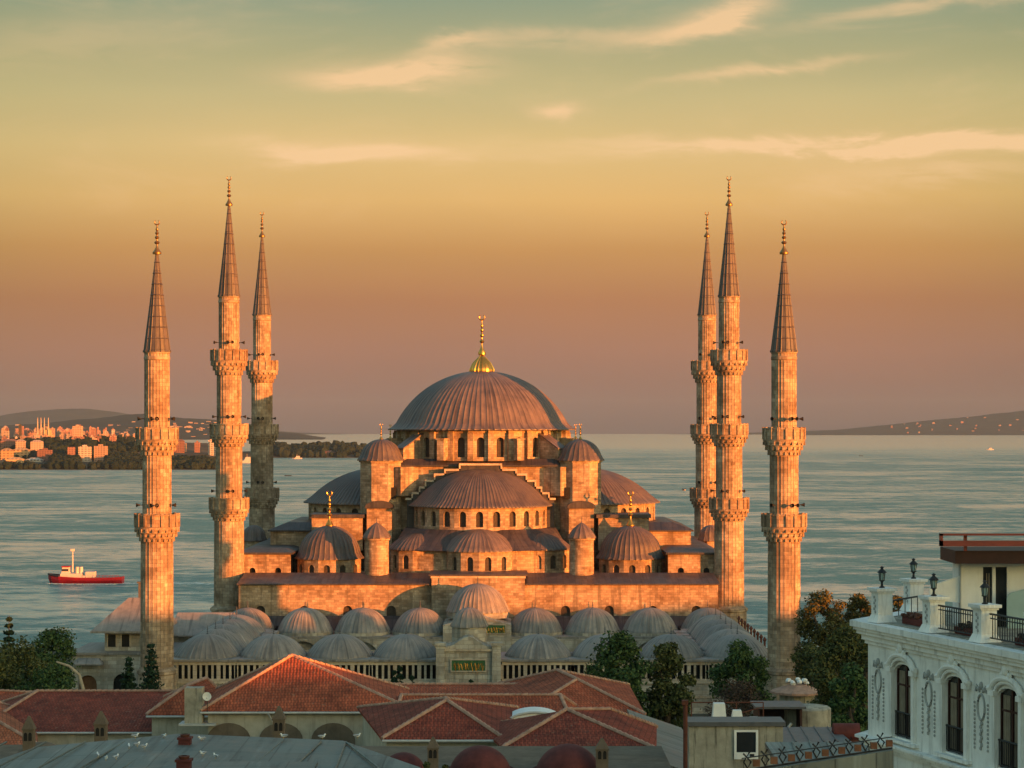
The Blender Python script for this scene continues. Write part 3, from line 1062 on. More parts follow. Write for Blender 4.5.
# block under the drum, its lead apron and the corner buttresses
b = MB()
for i, (h0, z0, z1) in enumerate(((12.3, 9.0, 24.35),)):
    b.box(-h0, h0, -h0 - 0.4, h0 + 0.4, z0, z1)
for sx in (-1, 1):
    for sy in (-1, 1):
        b.obox((sx * 11.9, sy * 11.9), (0.7071, 0.7071), 2.3, 2.3, 20.0, 24.33)
b.build('dome_base', 'stone', H)
b = MB()
q = [(-12.9, -13.3), (12.9, -13.3), (12.9, 13.3), (-12.9, 13.3)]
b.prism(q, 24.36, 24.6, bottom=True)
q2 = [(-12.0, -12.2), (12.0, -12.2), (12.0, 12.2), (-12.0, 12.2)]
b.prism([(x, y) for x, y in q], 24.61, 25.5, bottom=False, taper=q2)
b.build('roof_apron', 'leadroof', H)
for sx in (-1, 1):
    for sy in (-1, 1):
        # flying buttress: sloped wall running from the corner turret up to the drum
        b = MB()
        dx_, dy_ = sx * 0.7071, sy * 0.7071
        wv_ = 0.75
        px_, py_ = -dy_ * wv_, dx_ * wv_

        def ring(d, z):
            return [(dx_ * d + px_, dy_ * d + py_, z), (dx_ * d - px_, dy_ * d - py_, z)]
        prof = [(13.2, 25.4), (17.2, 25.4), (17.2, 26.9), (13.2, 29.3)]
        L_ = [ring(d, z) for d, z in prof]
        b.face([p[0] for p in L_])
        b.face([p[1] for p in reversed(L_)])
        for i in range(4):
            j = (i + 1) % 4
            b.face([L_[i][0], L_[i][1], L_[j][1], L_[j][0]])
        bt = b.build('buttress', 'stone', H)
        b = MB()
        for d in (13.3, 17.3):
            pass
        cap = [(13.0, 29.32), (17.4, 26.92), (17.4, 27.15), (13.0, 29.58)]
        wv_ = 0.98
        px_, py_ = -dy_ * wv_, dx_ * wv_
        L_ = [ring(d, z) for d, z in cap]
        b.face([p[0] for p in L_])
        b.face([p[1] for p in reversed(L_)])
        for i in range(4):
            j = (i + 1) % 4
            b.face([L_[i][0], L_[i][1], L_[j][1], L_[j][0]])
        b.build('coping', 'lead', bt)
        # second, flatter arch closer to the front
        for ang_, in ((R(22),), (R(-22),)):
            a = math.atan2(dy_, dx_) + ang_
            ux_, uy_ = math.cos(a), math.sin(a)
            b = MB()
            b.obox((ux_ * 14.3, uy_ * 14.3), (ux_, uy_), 1.1, 0.55, 25.3, 28.4)
            b.obox((ux_ * 14.3, uy_ * 14.3), (ux_, uy_), 1.25, 0.7, 28.41, 28.6)
            b.build('buttress', 'stone', H)

# stepped gables that hold the great arches (front, sides, back)
steps = [(3.0, 24.55), (5.2, 23.75), (6.75, 23.05), (8.1, 22.1), (9.0, 21.1), (10.1, 20.25), (11.0, 19.4)]


def stepped(rz):
    b = MB()
    poly = [(-steps[-1][0], 12.0), (steps[-1][0], 12.0)]
    for i in range(len(steps) - 1, -1, -1):
        x, z = steps[i]
        poly += [(x, z)]
        if i > 0:
            poly += [(steps[i - 1][0], z)]
    left = [(-x, z) for x, z in reversed(poly[2:])]
    poly = poly + left
    b.solid_xz(poly, -14.4, -12.75)
    g_ = b.build('stepped_gable', 'leadroof', H, rz=rz, smooth=False)
    b = MB()
    for sgn in (-1, 1):
        px_ = 0.0
        for i, (x, z) in enumerate(steps):
            xa, xb = sorted((sgn * px_, sgn * (x + 0.22)))
            b.box(xa, xb, -14.62, -12.7, z + 0.003, z + 0.30)
            if i + 1 < len(steps):
                zn = steps[i + 1][1]
                xa, xb = sorted((sgn * (x + 0.003), sgn * (x + 0.22)))
                b.box(xa, xb, -14.61, -12.72, zn + 0.305, z + 0.001)
            px_ = x + 0.222
    b.build('coping', 'trim', g_)


for k in range(4):
    stepped(k * PI / 2)


# the four half domes: front, right, back, left
def half_dome(rz, off, r, n=13, rc=None):
    c = (off * math.sin(rz), -off * math.cos(rz))
    a0 = -PI + rz - R(4)
    a1 = rz + R(4)
    d_ = dome(H, (c[0], c[1], 18.85), r, 5.0, 58, 0.075, lip=0.75, name='half_dome', a0=a0, a1=a1)
    drum(H, c, r + 0.05, n, 15.2, 18.55, 1.05, 15.75, 2.25, a0=a0, a1=a1, depth=0.45)
    # close the top towards the gable
    return d_


half_dome(0, 14.0, 9.95)
half_dome(PI / 2, 15.6, 11.4, 13)
half_dome(-PI / 2, 15.6, 11.4, 13)
half_dome(PI, 14.0, 10.5)

# corner turrets of the great piers
for sx in (-1, 1):
    for sy in (-1, 1):
        c = (sx * 15.0, sy * 12.0)
        b = MB()
        b.prism(poly_ring(3.3, 8, c, PI / 8), 9.0, 25.0)
        b.prism(poly_ring(3.55, 8, c, PI / 8), 25.001, 25.3)
        tw = b.build('turret', 'stone', H, smooth=False)
        b = MB()
        b.box(-0.35, 0.35, -0.06, 0.05, 0, 1.7)
        b.build('window', 'void', tw, (c[0] - 2.0 * sx, c[1] - sy * 0.2 - 2.86 if sy < 0 else c[1] + 3.06, 19.6))
        dm = dome(H, (c[0], c[1], 25.55), 3.15, 2.75, 26, 0.06, lip=0.42, name='turret_dome', nring=9)
        finial(dm, (0, 0, 2.8), 2.5, 0.32, 'gold', crescent=True)
        if sy < 0:
            # lower pier in front, under a small curved lead cap
            b = MB()
            b.box(c[0] - 1.85, c[0] + 1.85, -16.6, -15.0, 9.0, 18.2)
            pr_ = b.build('pier', 'stone', H)
            b = MB()
            poly = [(-2.1, 0), (2.1, 0)] + [(2.1 * math.cos(PI * i / 10), 0.25 + 0.85 * math.sin(PI * i / 10)) for i in range(11)]
            b.solid_xz(poly, -1.75, 1.0)
            b.build('cap', 'leadroof', pr_, (c[0], -15.2, 18.21))

# tier of small half domes under the front half dome
b = MB()
out = [(-12.9, -20.0), (-9.6, -25.6), (-5.6, -27.2), (5.6, -27.2), (9.6, -25.6), (12.9, -20.0), (12.9, -14.0), (-12.9, -14.0)]
inn = [(-11.2, -17.8), (-7.6, -21.6), (-4.2, -23.4), (4.2, -23.4), (7.6, -21.6), (11.2, -17.8), (11.2, -14.0), (-11.2, -14.0)]
b.prism(out, 12.5, 15.35, bottom=True, taper=inn)
b.build('tier_roof', 'leadroof', H, smooth=False)
for (ex, ey, rz, r_) in ((0, -24.4, 0, 5.1), (-8.7, -20.8, R(-42), 4.4), (8.7, -20.8, R(42), 4.4)):
    a0, a1 = -PI + rz, rz
    dome(H, (ex, ey, 12.75), r_, 2.6 if rz == 0 else 1.9, 26, 0.06, lip=0.4, name='exedra_dome', a0=a0 - 0.25, a1=a1 + 0.25, nring=10)
    drum(H, (ex, ey), r_ + 0.1, 6, 9.0, 12.45, 0.95, 9.75, 2.0, a0=a0, a1=a1, depth=0.4, name='exedra_wall')
b = MB()
for i in range(5):
    A_, B_ = out[i], out[i + 1]
    k_ = 0.97
    A_ = (A_[0] * k_, A_[1] * k_ + 0.2)
    B_ = (B_[0] * k_, B_[1] * k_ + 0.2)
    if i in (0, 4):
        n_ = 3
        for j in range(n_):
            P_ = (A_[0] + (B_[0] - A_[0]) * j / n_, A_[1] + (B_[1] - A_[1]) * j / n_)
            Q_ = (A_[0] + (B_[0] - A_[0]) * (j + 1) / n_, A_[1] + (B_[1] - A_[1]) * (j + 1) / n_)
            b.bay(P_, Q_, 9.0, 12.48, 0.9, 9.8, 1.9, 0.4)
    else:
        b.face([(*A_, 9.0), (*B_, 9.0), (*B_, 12.48), (*A_, 12.48)])
tw = b.build('tier_wall', 'stone', H)
for i in (0, 4):
    A_, B_ = out[i], out[i + 1]
    k_ = 0.97
    A_ = (A_[0] * k_, A_[1] * k_ + 0.2)
    B_ = (B_[0] * k_, B_[1] * k_ + 0.2)
    L_ = math.hypot(B_[0] - A_[0], B_[1] - A_[1])
    ux_, uy_ = (B_[0] - A_[0]) / L_, (B_[1] - A_[1]) / L_
    for j in range(3):
        f = (j + 0.5) / 3
        pane(tw, (A_[0] + (B_[0] - A_[0]) * f - uy_ * 0.4, A_[1] + (B_[1] - A_[1]) * f + ux_ * 0.4, 9.8), math.atan2(uy_, ux_), 0.9, 1.9)

# corner domes with gilded finials
for sx in (-1, 1):
    for sy in (-1, 1):
        c = (sx * 22.1, sy * 20.0)
        drum(H, c, 4.75, 12, 8.0, 11.05, 0.95, 8.55, 1.75, ph=PI / 12, depth=0.35)
        dm = dome(H, (c[0], c[1], 11.35), 4.55, 4.3, 38, 0.07, lip=0.5, name='corner_dome')
        if sy < 0:
            finial(dm, (0, 0, 4.3), 5.3, 0.62, 'gold')

# round stair turrets at the front
for sx in (-1, 1):
    b = MB()
    b.lathe([(1.75, 7.6), (1.72, 14.0), (1.9, 14.1), (1.9, 14.35)], n=24, c=(sx * 14.7, -27.2, 0))
    b.build('stair_turret', 'stone', H)
    b = MB()
    b.lathe([(2.02, 0), (2.02, 0.12), (1.75, 0.6), (1.2, 1.35), (0.5, 1.95), (0.12, 2.2)], ribs=14, rib=0.06)
    cp = b.build('turret_cap', 'lead', H, (sx * 14.7, -27.2, 14.36))
    finial(cp, (0, 0, 2.1), 1.0, 0.16, 'finial', False)

# side tiers and galleries
for sx in (-1, 1):
    b = MB()
    xs = sorted((sx * 12.0, sx * 31.6))
    n_ = 3
    b.box(xs[0], xs[1], -12.5, 12.5, 6.0, 14.6)
    b.build('side_block', 'stone', H)
    b = MB()
    q = [(xs[0] - 0.4, -13.0), (xs[1] + 0.4, -13.0), (xs[1] + 0.4, 13.0), (xs[0] - 0.4, 13.0)]
    q2 = [(xs[0] + 2.5, -10.2), (xs[1] - 2.5, -10.2), (xs[1] - 2.5, 10.2), (xs[0] + 2.5, 10.2)]
    b.prism(q, 14.61, 14.8)
    b.prism(q, 14.801, 15.9, bottom=False, taper=q2)
    b.build('side_roof', 'leadroof', H, smooth=False)
    # stone gallery with low windows
    xs = sorted((sx * 27.2, sx * 34.6))
    b = MB()
    bays = []
    for j in range(2):
        xa = xs[0] + (xs[1] - xs[0]) * j / 2
        bays.append(b.bay((xa, -25.5), (xa + (xs[1] - xs[0]) / 2, -25.5), 7.0, 11.9, 0.9, 8.2, 1.8, 0.5))
    yy = [-25.5 + 46.5 * j / 6 for j in range(7)]
    for j in range(6):
        if sx > 0:
            bays.append(b.bay((xs[1], yy[j]), (xs[1], yy[j + 1]), 7.0, 11.9, 0.9, 8.2, 1.8, 0.5))
        else:
            bays.append(b.bay((xs[0], yy[j + 1]), (xs[0], yy[j]), 7.0, 11.9, 0.9, 8.2, 1.8, 0.5))
    b.box(xs[0], xs[1], -25.5, 21.0, -3.5, 7.0)
    b.box(xs[0] + 0.6, xs[1] - 0.6, -24.8, 20.9, 7.0, 11.85)
    o = b.build('gallery', 'stone', H)
    for mid, rz in bays:
        pane(o, mid, rz, 0.9, 1.8, 'glass')
    b = MB()
    b.box(xs[0] - 0.3, xs[1] + 0.3, -25.9, 21.4, 11.91, 12.2)
    b.prism([(xs[0] - 0.3, -25.9), (xs[1] + 0.3, -25.9), (xs[1] + 0.3, 21.4), (xs[0] - 0.3, 21.4)], 12.201, 12.6, bottom=False,
            taper=[(xs[0] + 1, -23), (xs[1] - 1, -23), (xs[1] - 1, 19), (xs[0] + 1, 19)])
    b.build('gallery_roof', 'leadroof', H, smooth=False)
    # block beside the half dome that catches the sun
    b = MB()
    xs = sorted((sx * 17.5, sx * 25.0))
    b.box(xs[0], xs[1], -17.0, -9.0, 12.0, 16.8)
    o = b.build('side_pier', 'stone', H)
    b = MB()
    b.box(xs[0] - 0.3, xs[1] + 0.3, -17.3, -8.8, 16.81, 17.35)
    b.build('cap', 'leadroof', o)
    # little domed turret at the rear corner of the gallery
    c = (sx * 36.2, 5.0)
    b = MB()
    b.prism(poly_ring(1.9, 8, c, PI / 8), -3.5, 12.3)
    b.build('small_turret', 'stone', H, smooth=False)
    dome(H, (c[0], c[1], 12.6), 1.75, 2.0, 14, 0.06, lip=0.3, name='small_dome', nring=8)

# main body and the long lead roof over the front wall
b = MB()
b.box(-26, 26, -27.5, 26.5, -3.5, 8.9)
b.box(-33.3, 33.3, -34.0, 27.0, -3.6, 7.8)
b.build('hall_body', 'stone', H)
b = MB()
for xa, xb in ((-33.7, -6.6), (6.6, 33.7)):
    b.prism([(xa, -35.5), (xb, -35.5), (xb, -26.5), (xa, -26.5)], 8.22, 8.4)
    b.face([(xa, -35.5, 8.401), (xb, -35.5, 8.401), (xb, -26.5, 9.35), (xa, -26.5, 9.35)])
    b.face([(xa, -26.5, 8.4), (xa, -35.5, 8.401), (xa, -26.5, 9.35)])
b.prism([(-6.9, -36.1), (6.9, -36.1), (6.9, -27.0), (-6.9, -27.0)], 9.52, 9.72)
b.build('front_roof', 'leadroof', H, smooth=False)
b = MB()
bays = []
xs = lin(-33.5, 33.5, 11)
for i in range(11):
    if 4 <= i <= 6:
        continue
    bays.append(b.bay((xs[i], -35.0), (xs[i + 1], -35.0), -3.5, 8.2, 1.3, 3.0, 2.3, 0.4))
b.face([(xs[4], -35.0, -3.5), (xs[7], -35.0, -3.5), (xs[7], -35.0, 8.2), (xs[4], -35.0, 8.2)])
b.face([(33.5, -35, -3.5), (33.5, -34, -3.5), (33.5, -34, 8.2), (33.5, -35, 8.2)])
b.face([(-33.5, -34, -3.5), (-33.5, -35, -3.5), (-33.5, -35, 8.2), (-33.5, -34, 8.2)])
o = b.build('front_wall', 'stone', H)
for mid, rz in bays:
    pane(o, mid, rz, 1.3, 2.3)
b = MB()
b.box(-6.5, 6.5, -35.8, -34.9, -3.5, 9.5)
b.build('portal_wall', 'stone', H)
b = MB()
b.box(-6.62, 6.62, -35.95, -34.8, 9.2, 9.505)
b.build('portal_cornice', 'trim', H)

# ------------------------------------------------------------------ courtyard with its domed arcades
K = thing('mosque_courtyard', 'arcaded stone courtyard in front of the prayer hall, ringed by grey lead domes', 'courtyard', (XA, 248, 0))
hw = 35.4
P8 = 7.86
b = MB()
b.box(-hw + 0.5, hw - 0.5, 0.5, 8.2, -4.0, 0.2)
for sx in (-1, 1):
    xs = sorted((sx * (hw - 0.5), sx * (hw - 7.6)))
    b.box(xs[0], xs[1], 8.21, 46.0, -4.0, 0.2)
b.box(-hw, hw, 38.5, 48.9, -4.0, 0.19)
b.build('courtyard_base', 'court', K)
# solid band under the roofs (back of the window band)
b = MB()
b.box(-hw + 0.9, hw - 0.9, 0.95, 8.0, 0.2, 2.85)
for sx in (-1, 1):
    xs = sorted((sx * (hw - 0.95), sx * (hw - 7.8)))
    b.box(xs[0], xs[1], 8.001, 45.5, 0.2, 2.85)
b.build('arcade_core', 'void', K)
b = MB()
b.box(-hw - 0.25, hw + 0.25, -0.25, 8.3, 2.86, 3.12)
for sx in (-1, 1):
    xs = sorted((sx * (hw + 0.25), sx * (hw - 8.0)))
    b.box(xs[0], xs[1], 8.301, 38.2, 2.865, 3.12)
b.box(-hw - 0.2, hw + 0.2, 38.3, 46.8, 1.7, 2.02)
b.build('arcade_roof', 'leadcourt', K)
b = MB()
b.prism([(-33.2, 46.82), (33.2, 46.82), (33.2, 48.95), (-33.2, 48.95)], 0.2, 2.0)
b.face([(-33.4, 46.6, 2.06), (33.4, 46.6, 2.06), (33.4, 48.97, 3.9), (-33.4, 48.97, 3.9)])
b.build('portico_lean_roof', 'leadroof', K)
# outer wall: lower masonry, string course, and a band of small openings between pale posts
b = MB()
b.box(-hw, hw, 0, 0.9, -4.0, 0.55)
for sx in (-1, 1):
    xs = sorted((sx * hw, sx * (hw - 0.9)))
    b.box(xs[0], xs[1], 0.9, 46.0, -4.0, 0.55)
b.build('outer_wall', 'court', K)
b = MB()
b.box(-hw - 0.15, hw + 0.15, -0.18, 0.0, 0.3, 0.62)
b.box(-hw - 0.1, hw + 0.1, -0.12, 0.0, -1.35, -1.15)
b.build('string_course', 'trim', K)


def band(x0, x1):
    b = MB()
    n_ = max(2, int(round((x1 - x0) / 0.72)))
    for i in range(n_ + 1):
        x = x0 + (x1 - x0) * i / n_
        w_ = 0.13 if i % 4 else 0.22
        b.box(x - w_, x + w_, 0.12, 0.42, 0.8, 2.45)
    b.box(x0, x1, 0.08, 0.48, 0.56, 0.8)
    b.box(x0, x1, 0.06, 0.5, 2.45, 2.85)
    b.build('window_band', 'trim', K)


for k in range(-4, 5):
    if k == 0:
        continue
    cx = k * P8
    lo, hi = cx - P8 / 2, cx + P8 / 2
    if k == -1:
        hi = -4.0
    if k == 1:
        lo = 3.5
    band(max(lo, -hw + 0.3), min(hi, hw - 0.3) - 0.01)

# domes
proto = {}


def court_dome(c, r, h, fin=1.15):
    key = (r, h)
    if key not in proto:
        d_ = dome(K, c, r, h, 38, 0.05, mat='leadcourt', lip=0.28, name='arcade_dome', nring=10)
        finial(d_, (0, 0, h + 0.1), fin, 0.17, 'finial', False)
        proto[key] = d_
    else:
        d_ = again(proto[key], K, c)
        d_.rotation_euler = (0, 0, rnd.uniform(0, 6))
        for ch in proto[key].children:
            again(ch, d_)
    return d_


for k in range(-4, 5):
    if k:
        court_dome((k * P8, 4.2, 3.35), 3.7, 2.15)
for sx in (-1, 1):
    for j in range(1, 5):
        court_dome((sx * 31.4, 4.2 + 6.6 * j, 3.35), 3.7, 2.15)
for k in range(-4, 5):
    if k:
        b = MB()
        b.prism(poly_ring(3.9, 16, (k * P8, 42.5)), 1.7, 2.4)
        b.build('dome_collar', 'court', K)
        b = MB()
        b.prism(poly_ring(3.9, 16, (k * P8, 4.2)), 3.05, 3.25)
        b.build('dome_collar', 'court', K)
for k in range(-4, 5):
    if k:
        court_dome((k * P8, 42.5, 2.7), 3.5, 2.7)
# arches of the inner arcades
for side in (range(-3, 0), range(1, 4)):
    b = MB()
    for k in side:
        b.bay((k * P8 - P8 / 2, 38.3), (k * P8 + P8 / 2, 38.3), -3.5, 1.7, 5.2, -3.4, 4.8, 0.8, 14, 0.0)
    b.box(side[0] * P8 - P8 / 2, side[-1] * P8 + P8 / 2, 39.3, 39.6, -3.5, 1.6)
    b.build('inner_arcade', 'court', K)
# high middle bay of the inner portico, with a pitched front and an inscription
b = MB()
poly = [(-4.6, -3.5), (4.6, -3.5), (4.6, 3.6), (2.4, 4.2), (0, 5.1), (-2.4, 4.2), (-4.6, 3.6)]
b.solid_xz(poly, 38.0, 48.0)
pb = b.build('portico_block', 'court', K)


def inscription(parent, c, w, h, rows):
    """green marble panel with gilded flowing script"""
    b = MB()
    b.box(-w / 2, w / 2, 0, 0.08, 0, h)
    o = b.build('inscription_panel', MAT['green_marble'], parent, c)
    b = MB()
    f = 0.13
    b.box(-w / 2 - f, w / 2 + f, -0.05, 0.06, -f, -0.003)
    b.box(-w / 2 - f, w / 2 + f, -0.05, 0.06, h + 0.003, h + f)
    b.box(-w / 2 - f, -w / 2 - 0.003, -0.05, 0.06, -0.003, h + 0.003)
    b.box(w / 2 + 0.003, w / 2 + f, -0.05, 0.06, -0.003, h + 0.003)
    b.build('frame', 'trim', o)
    b = MB()
    rg = random.Random(3)
    for r_ in range(rows):
        z0 = h * (r_ + 0.5) / rows
        x = -w / 2 + 0.2
        while x < w / 2 - 0.35:
            L_ = rg.uniform(0.25, 0.55)
            hh_ = h / rows * rg.uniform(0.22, 0.38)
            pts = [(x + L_ * i / 8, -0.025, z0 - hh_ * 0.6 + hh_ * 1.3 * math.sin(i / 8 * PI * rg.choice((1, 1.5, 2)))) for i in range(9)]
            b.tube(pts, [0.015 + 0.03 * math.sin(PI * (i + 0.5) / 9) for i in range(9)], 5)
            if rg.random() < 0.6:
                b.tube([(x + L_ * 0.5, -0.025, z0 - hh_), (x + L_ * 0.55, -0.025, z0 + hh_ * 1.1)], [0.035, 0.02], 5)
            x += L_ * rg.uniform(0.75, 1.0)
    b.build('script', 'gold', o)
    return o


MAT['green_marble'] = plain('green_marble', (0.045, 0.12, 0.045), 0.45, 0.3, 1.5)
inscription(pb, (0.6, 37.85, 2.55), 6.4, 1.05, 1)
pd = dome(K, (0, 43.8, 5.3), 4.05, 3.3, 40, 0.055, mat='leadcourt', lip=0.3, name='portico_dome', nring=10)
finial(pd, (0, 0, 3.4), 1.3, 0.18, 'finial', False)
b = MB()
b.prism(poly_ring(4.3, 16, (0, 43.8)), 4.2, 4.95)
b.build('portico_drum', 'court', K)
# outer gate with pediment and its own small dome
gx = -0.35
b = MB()
poly = [(-3.4, -4.0), (3.4, -4.0), (3.4, 4.7)]
for i in range(0, 13):
    x = 3.2 - 6.4 * i / 12
    poly.append((x, 4.7 + 1.25 * math.exp(-(x / 1.45) ** 2)))
poly.append((-3.4, 4.7))
b.solid_xz(poly, -1.6, 3.2)
gt = b.build('gate_wall', 'court', K, (gx, 0, 0))
for sx in (-1, 1):
    b = MB()
    b.box(*sorted((sx * 2.75, sx * 3.75)), -2.0, -1.0, -4.0, 4.9)
    b.box(*sorted((sx * 2.6, sx * 3.9)), -2.15, -0.9, 4.901, 5.25)
    b.build('pilaster', 'court', gt)
b = MB()
b.box(-2.74, 2.74, -1.85, -1.6, 4.25, 4.5)
b.build('cornice', 'trim', gt)
inscription(gt, (0.0, -1.78, 2.0), 3.9, 1.2, 1)
b = MB()
b.prism(poly_ring(2.05, 12, (gx, 3.0)), 3.2, 6.7)
gd = b.build('gate_drum', 'court', K, smooth=False)
gdm = dome(K, (gx, 3.0, 7.0), 1.95, 1.75, 18, 0.06, mat='leadcourt', lip=0.25, name='gate_dome', nring=8)
finial(gdm, (0, 0, 1.8), 1.0, 0.15, 'finial', False)
# stepped lead ramps over the inner corners
for sx in (-1, 1):
    b = MB()
    for j in range(6):
        xs = sorted((sx * 27.5, sx * 25.9))
        b.box(xs[0], xs[1], 8.6 + j * 3.9, 11.6 + j * 3.9, 2.9, 3.55)
    b.build('roof_step', 'leadcourt', K)
# row of iron posts along the right edge of the roofs
b = MB()
for j in range(9):
    y = 6.0 + j * 3.6
    b.tube([(34.9, y, 3.1), (34.9, y, 4.6)], 0.14, 6)
    b.lathe([(0.14, 4.6), (0.26, 4.8), (0.0, 5.2)], n=8, c=(34.9, y, 0))
b.build('roof_post', 'rust', K)

# ------------------------------------------------------------------ tiled roofs in front of the mosque


def tube_line(b, p, q, r, n=6):
    b.tube([p, q], r, n)


def hip_house(name, label, c, r0, r1, zf, tile='tile', wall='plaster', cap='ridge', over=0.45, gut=True, cat='house'):
    """c: four eave corners (front left, front right, back right, back left), r0/r1: the two ridge ends"""
    o = (sum(p[0] for p in c) / 4, sum(p[1] for p in c) / 4, zf)
    L = lambda p: Vector(p) - Vector(o)
    C_ = [L(p) for p in c]
    A_, B_ = L(r0), L(r1)
    root = thing(name, label, cat, o)
    b = MB()
    th = Vector((0, 0, 0.16))
    if (A_ - C_[0]).length + (A_ - C_[1]).length < (A_ - C_[0]).length + (A_ - C_[3]).length + 1e-6 and True:
        faces = [(C_[0], C_[1], A_), (C_[1], C_[2], B_, A_), (C_[2], C_[3], B_), (C_[3], C_[0], A_, B_)]
        hips = [(C_[0], A_), (C_[1], A_), (C_[2], B_), (C_[3], B_), (A_, B_)]
    else:
        faces = [(C_[0], C_[1], B_, A_), (C_[1], C_[2], B_), (C_[2], C_[3], A_, B_), (C_[3], C_[0], A_)]
        hips = [(C_[0], A_), (C_[1], B_), (C_[2], B_), (C_[3], A_), (A_, B_)]
    for f in faces:
        b.face([p + th for p in f])
    for i in range(4):
        p, q = C_[i], C_[(i + 1) % 4]
        b.face([p, q, q + th, p + th])
    b.face([p for p in reversed(C_)])
    rf = b.build('roof', tile, root, smooth=False)
    b = MB()
    for p, q in hips:
        n_ = max(2, int((q - p).length / 0.45))
        for i in range(n_):
            u, v = p + (q - p) * (i / n_), p + (q - p) * ((i + 0.93) / n_)
            b.tube([u + th * 1.05, v + th * 1.25], [0.12, 0.15], 6)
    b.build('ridge_cap', cap, rf)
    b = MB()
    m_ = sum(C_, Vector()) / 4
    ins = []
    for p in C_:
        d = (m_ - p)
        d.z = 0
        ins.append(p + d.normalized() * over * 1.41)
    n_ = 4
    for i in range(4):
        p, q = ins[i], ins[(i + 1) % 4]
        b.face([(p.x, p.y, 0), (q.x, q.y, 0), (q.x, q.y, q.z - 0.004), (p.x, p.y, p.z - 0.004)])
    b.build('wall', wall, root)
    if gut:
        b = MB()
        b.tube([C_[0] + Vector((0, -0.06, 0.02)), C_[1] + Vector((0, -0.06, 0.02))], 0.085, 8)
        b.build('gutter', 'gutter', root)
    return root, C_, ins


def E(px, py, d):
    return W(px, py, d)


GZ = -3.2
# large hipped roof in the middle left
r1h, C1, I1 = hip_house('tiled_house', 'cream house under the largest red hipped roof, blind arches below its front eave', [(-22.0, 150, 9.95), (-6.9, 150, 9.95), (-7.9, 162.5, 9.95), (-22.6, 162.5, 9.95)],
                        (-16.4, 156.6, 13.05), (-16.3, 157.4, 13.05), GZ)
wl = 0.5
b = MB()
for k in range(4):
    cx = -5.2 + 3.7 * k
    pts = [(cx + 1.55 * math.cos(PI * i / 12), C1[0].y + 0.25, 11.2 + 1.2 * math.sin(PI * i / 12)) for i in range(13)]
    poly = [(cx - 1.55, 9.6), (cx + 1.55, 9.6)] + [(p[0], p[2]) for p in pts]
    b.solid_xz(poly, C1[0].y + 0.30, C1[0].y + 0.47)
b.build('blind_arch', 'brownplaster', r1h)
b = MB()
b.tube([(-2.35, C1[0].y - 0.1, 13.1), (-1.9, C1[0].y + 0.36, 12.2), (-1.9, C1[0].y + 0.36, 5)], 0.07, 6)
b.build('downpipe', 'gutter', r1h)
b = MB()
b.tube([(5.0, C1[0].y - 0.1, 13.1), (5.4, C1[0].y + 0.36, 12.2), (5.4, C1[0].y + 0.36, 5)], 0.07, 6)
b.build('downpipe', 'gutter', r1h)
# chimney block with a dish at its left corner
t = thing('chimney_block', 'square grey green chimney block at the left corner of the largest red roof', 'chimney', (-22.5, 150.6, 9.2))
b = MB()
b.box(-0.62, 0.62, -0.6, 0.6, 0, 2.5)
b.build('stack', 'concrete', t)
b = MB()
b.box(-1.0, 1.6, -0.9, 0.9, -0.12, 0.0)
b.build('ledge', 'gutter', t)
t = thing('satellite_dish', 'pale satellite dish mounted beside the grey green chimney block', 'satellite dish', (-21.5, 149.9, 10.0))
t.scale = (0.62, 0.62, 0.62)
b = MB()
b.lathe([(0.0, 0.0), (0.25, 0.04), (0.42, 0.12), (0.5, 0.2), (0.47, 0.2), (0.0, 0.05)], n=20)
b.v = [(x, -z * 1.0, y + 1.85) for x, y, z in b.v]
b.build('reflector', 'white', t)
b = MB()
b.tube([(0, 0.05, 0), (0, 0.05, 1.85)], 0.05, 6)
b.tube([(0, -0.02, 1.5), (0, -0.55, 1.75)], 0.025, 5)
b.build('mast', 'dark', t)
# small lower hipped roof left of it
hip_house('tiled_house', 'low red roofed annexe tucked against the left side of the largest red roof', [(-27.2, 158, 8.6), (-22.3, 158, 8.6), (-22.3, 166, 8.9), (-27.2, 166, 8.9)],
          (-24.6, 160.5, 10.4), (-23.6, 164, 10.6), GZ, 'tile')
# long dark roof at the left
hip_house('tiled_house', 'long low house with dark red tiled roof and straight ridge at left', [(-40.5, 160, 7.1), (-24.5, 160, 7.1), (-23.2, 176, 7.1), (-42.5, 176, 7.1)],
          (-37.6, 168.5, 9.05), (-25.6, 168.5, 9.05), GZ, 'tiledark')
# left edge house: orange slope
hip_house('tiled_house', 'house at the left edge with a bright orange tiled slope facing right', [(-44.5, 153.5, 7.4), (-34.2, 153.5, 7.0), (-38.2, 170, 7.0), (-52, 170, 7.2)],
          (-40.2, 158.5, 9.1), (-42.0, 166, 9.1), GZ, 'tileorange')
hip_house('tiled_house', 'red tiled roof cut by the left picture edge, nearest below the orange slope', [(-46.0, 138, 8.15), (-33.2, 138, 8.0), (-36.5, 149, 8.0), (-46.5, 149, 8.0)],
          (-44.5, 143.5, 9.9), (-40.0, 143.5, 9.5), GZ, 'tile')
hip_house('tiled_house', 'red ridge at the far left edge rising behind the orange tiled slope', [(-56, 175, 6.6), (-38.5, 175, 6.6), (-38.5, 187, 6.6), (-56, 187, 6.6)],
          (-50, 181, 7.9), (-41, 181, 7.4), GZ, 'tile')
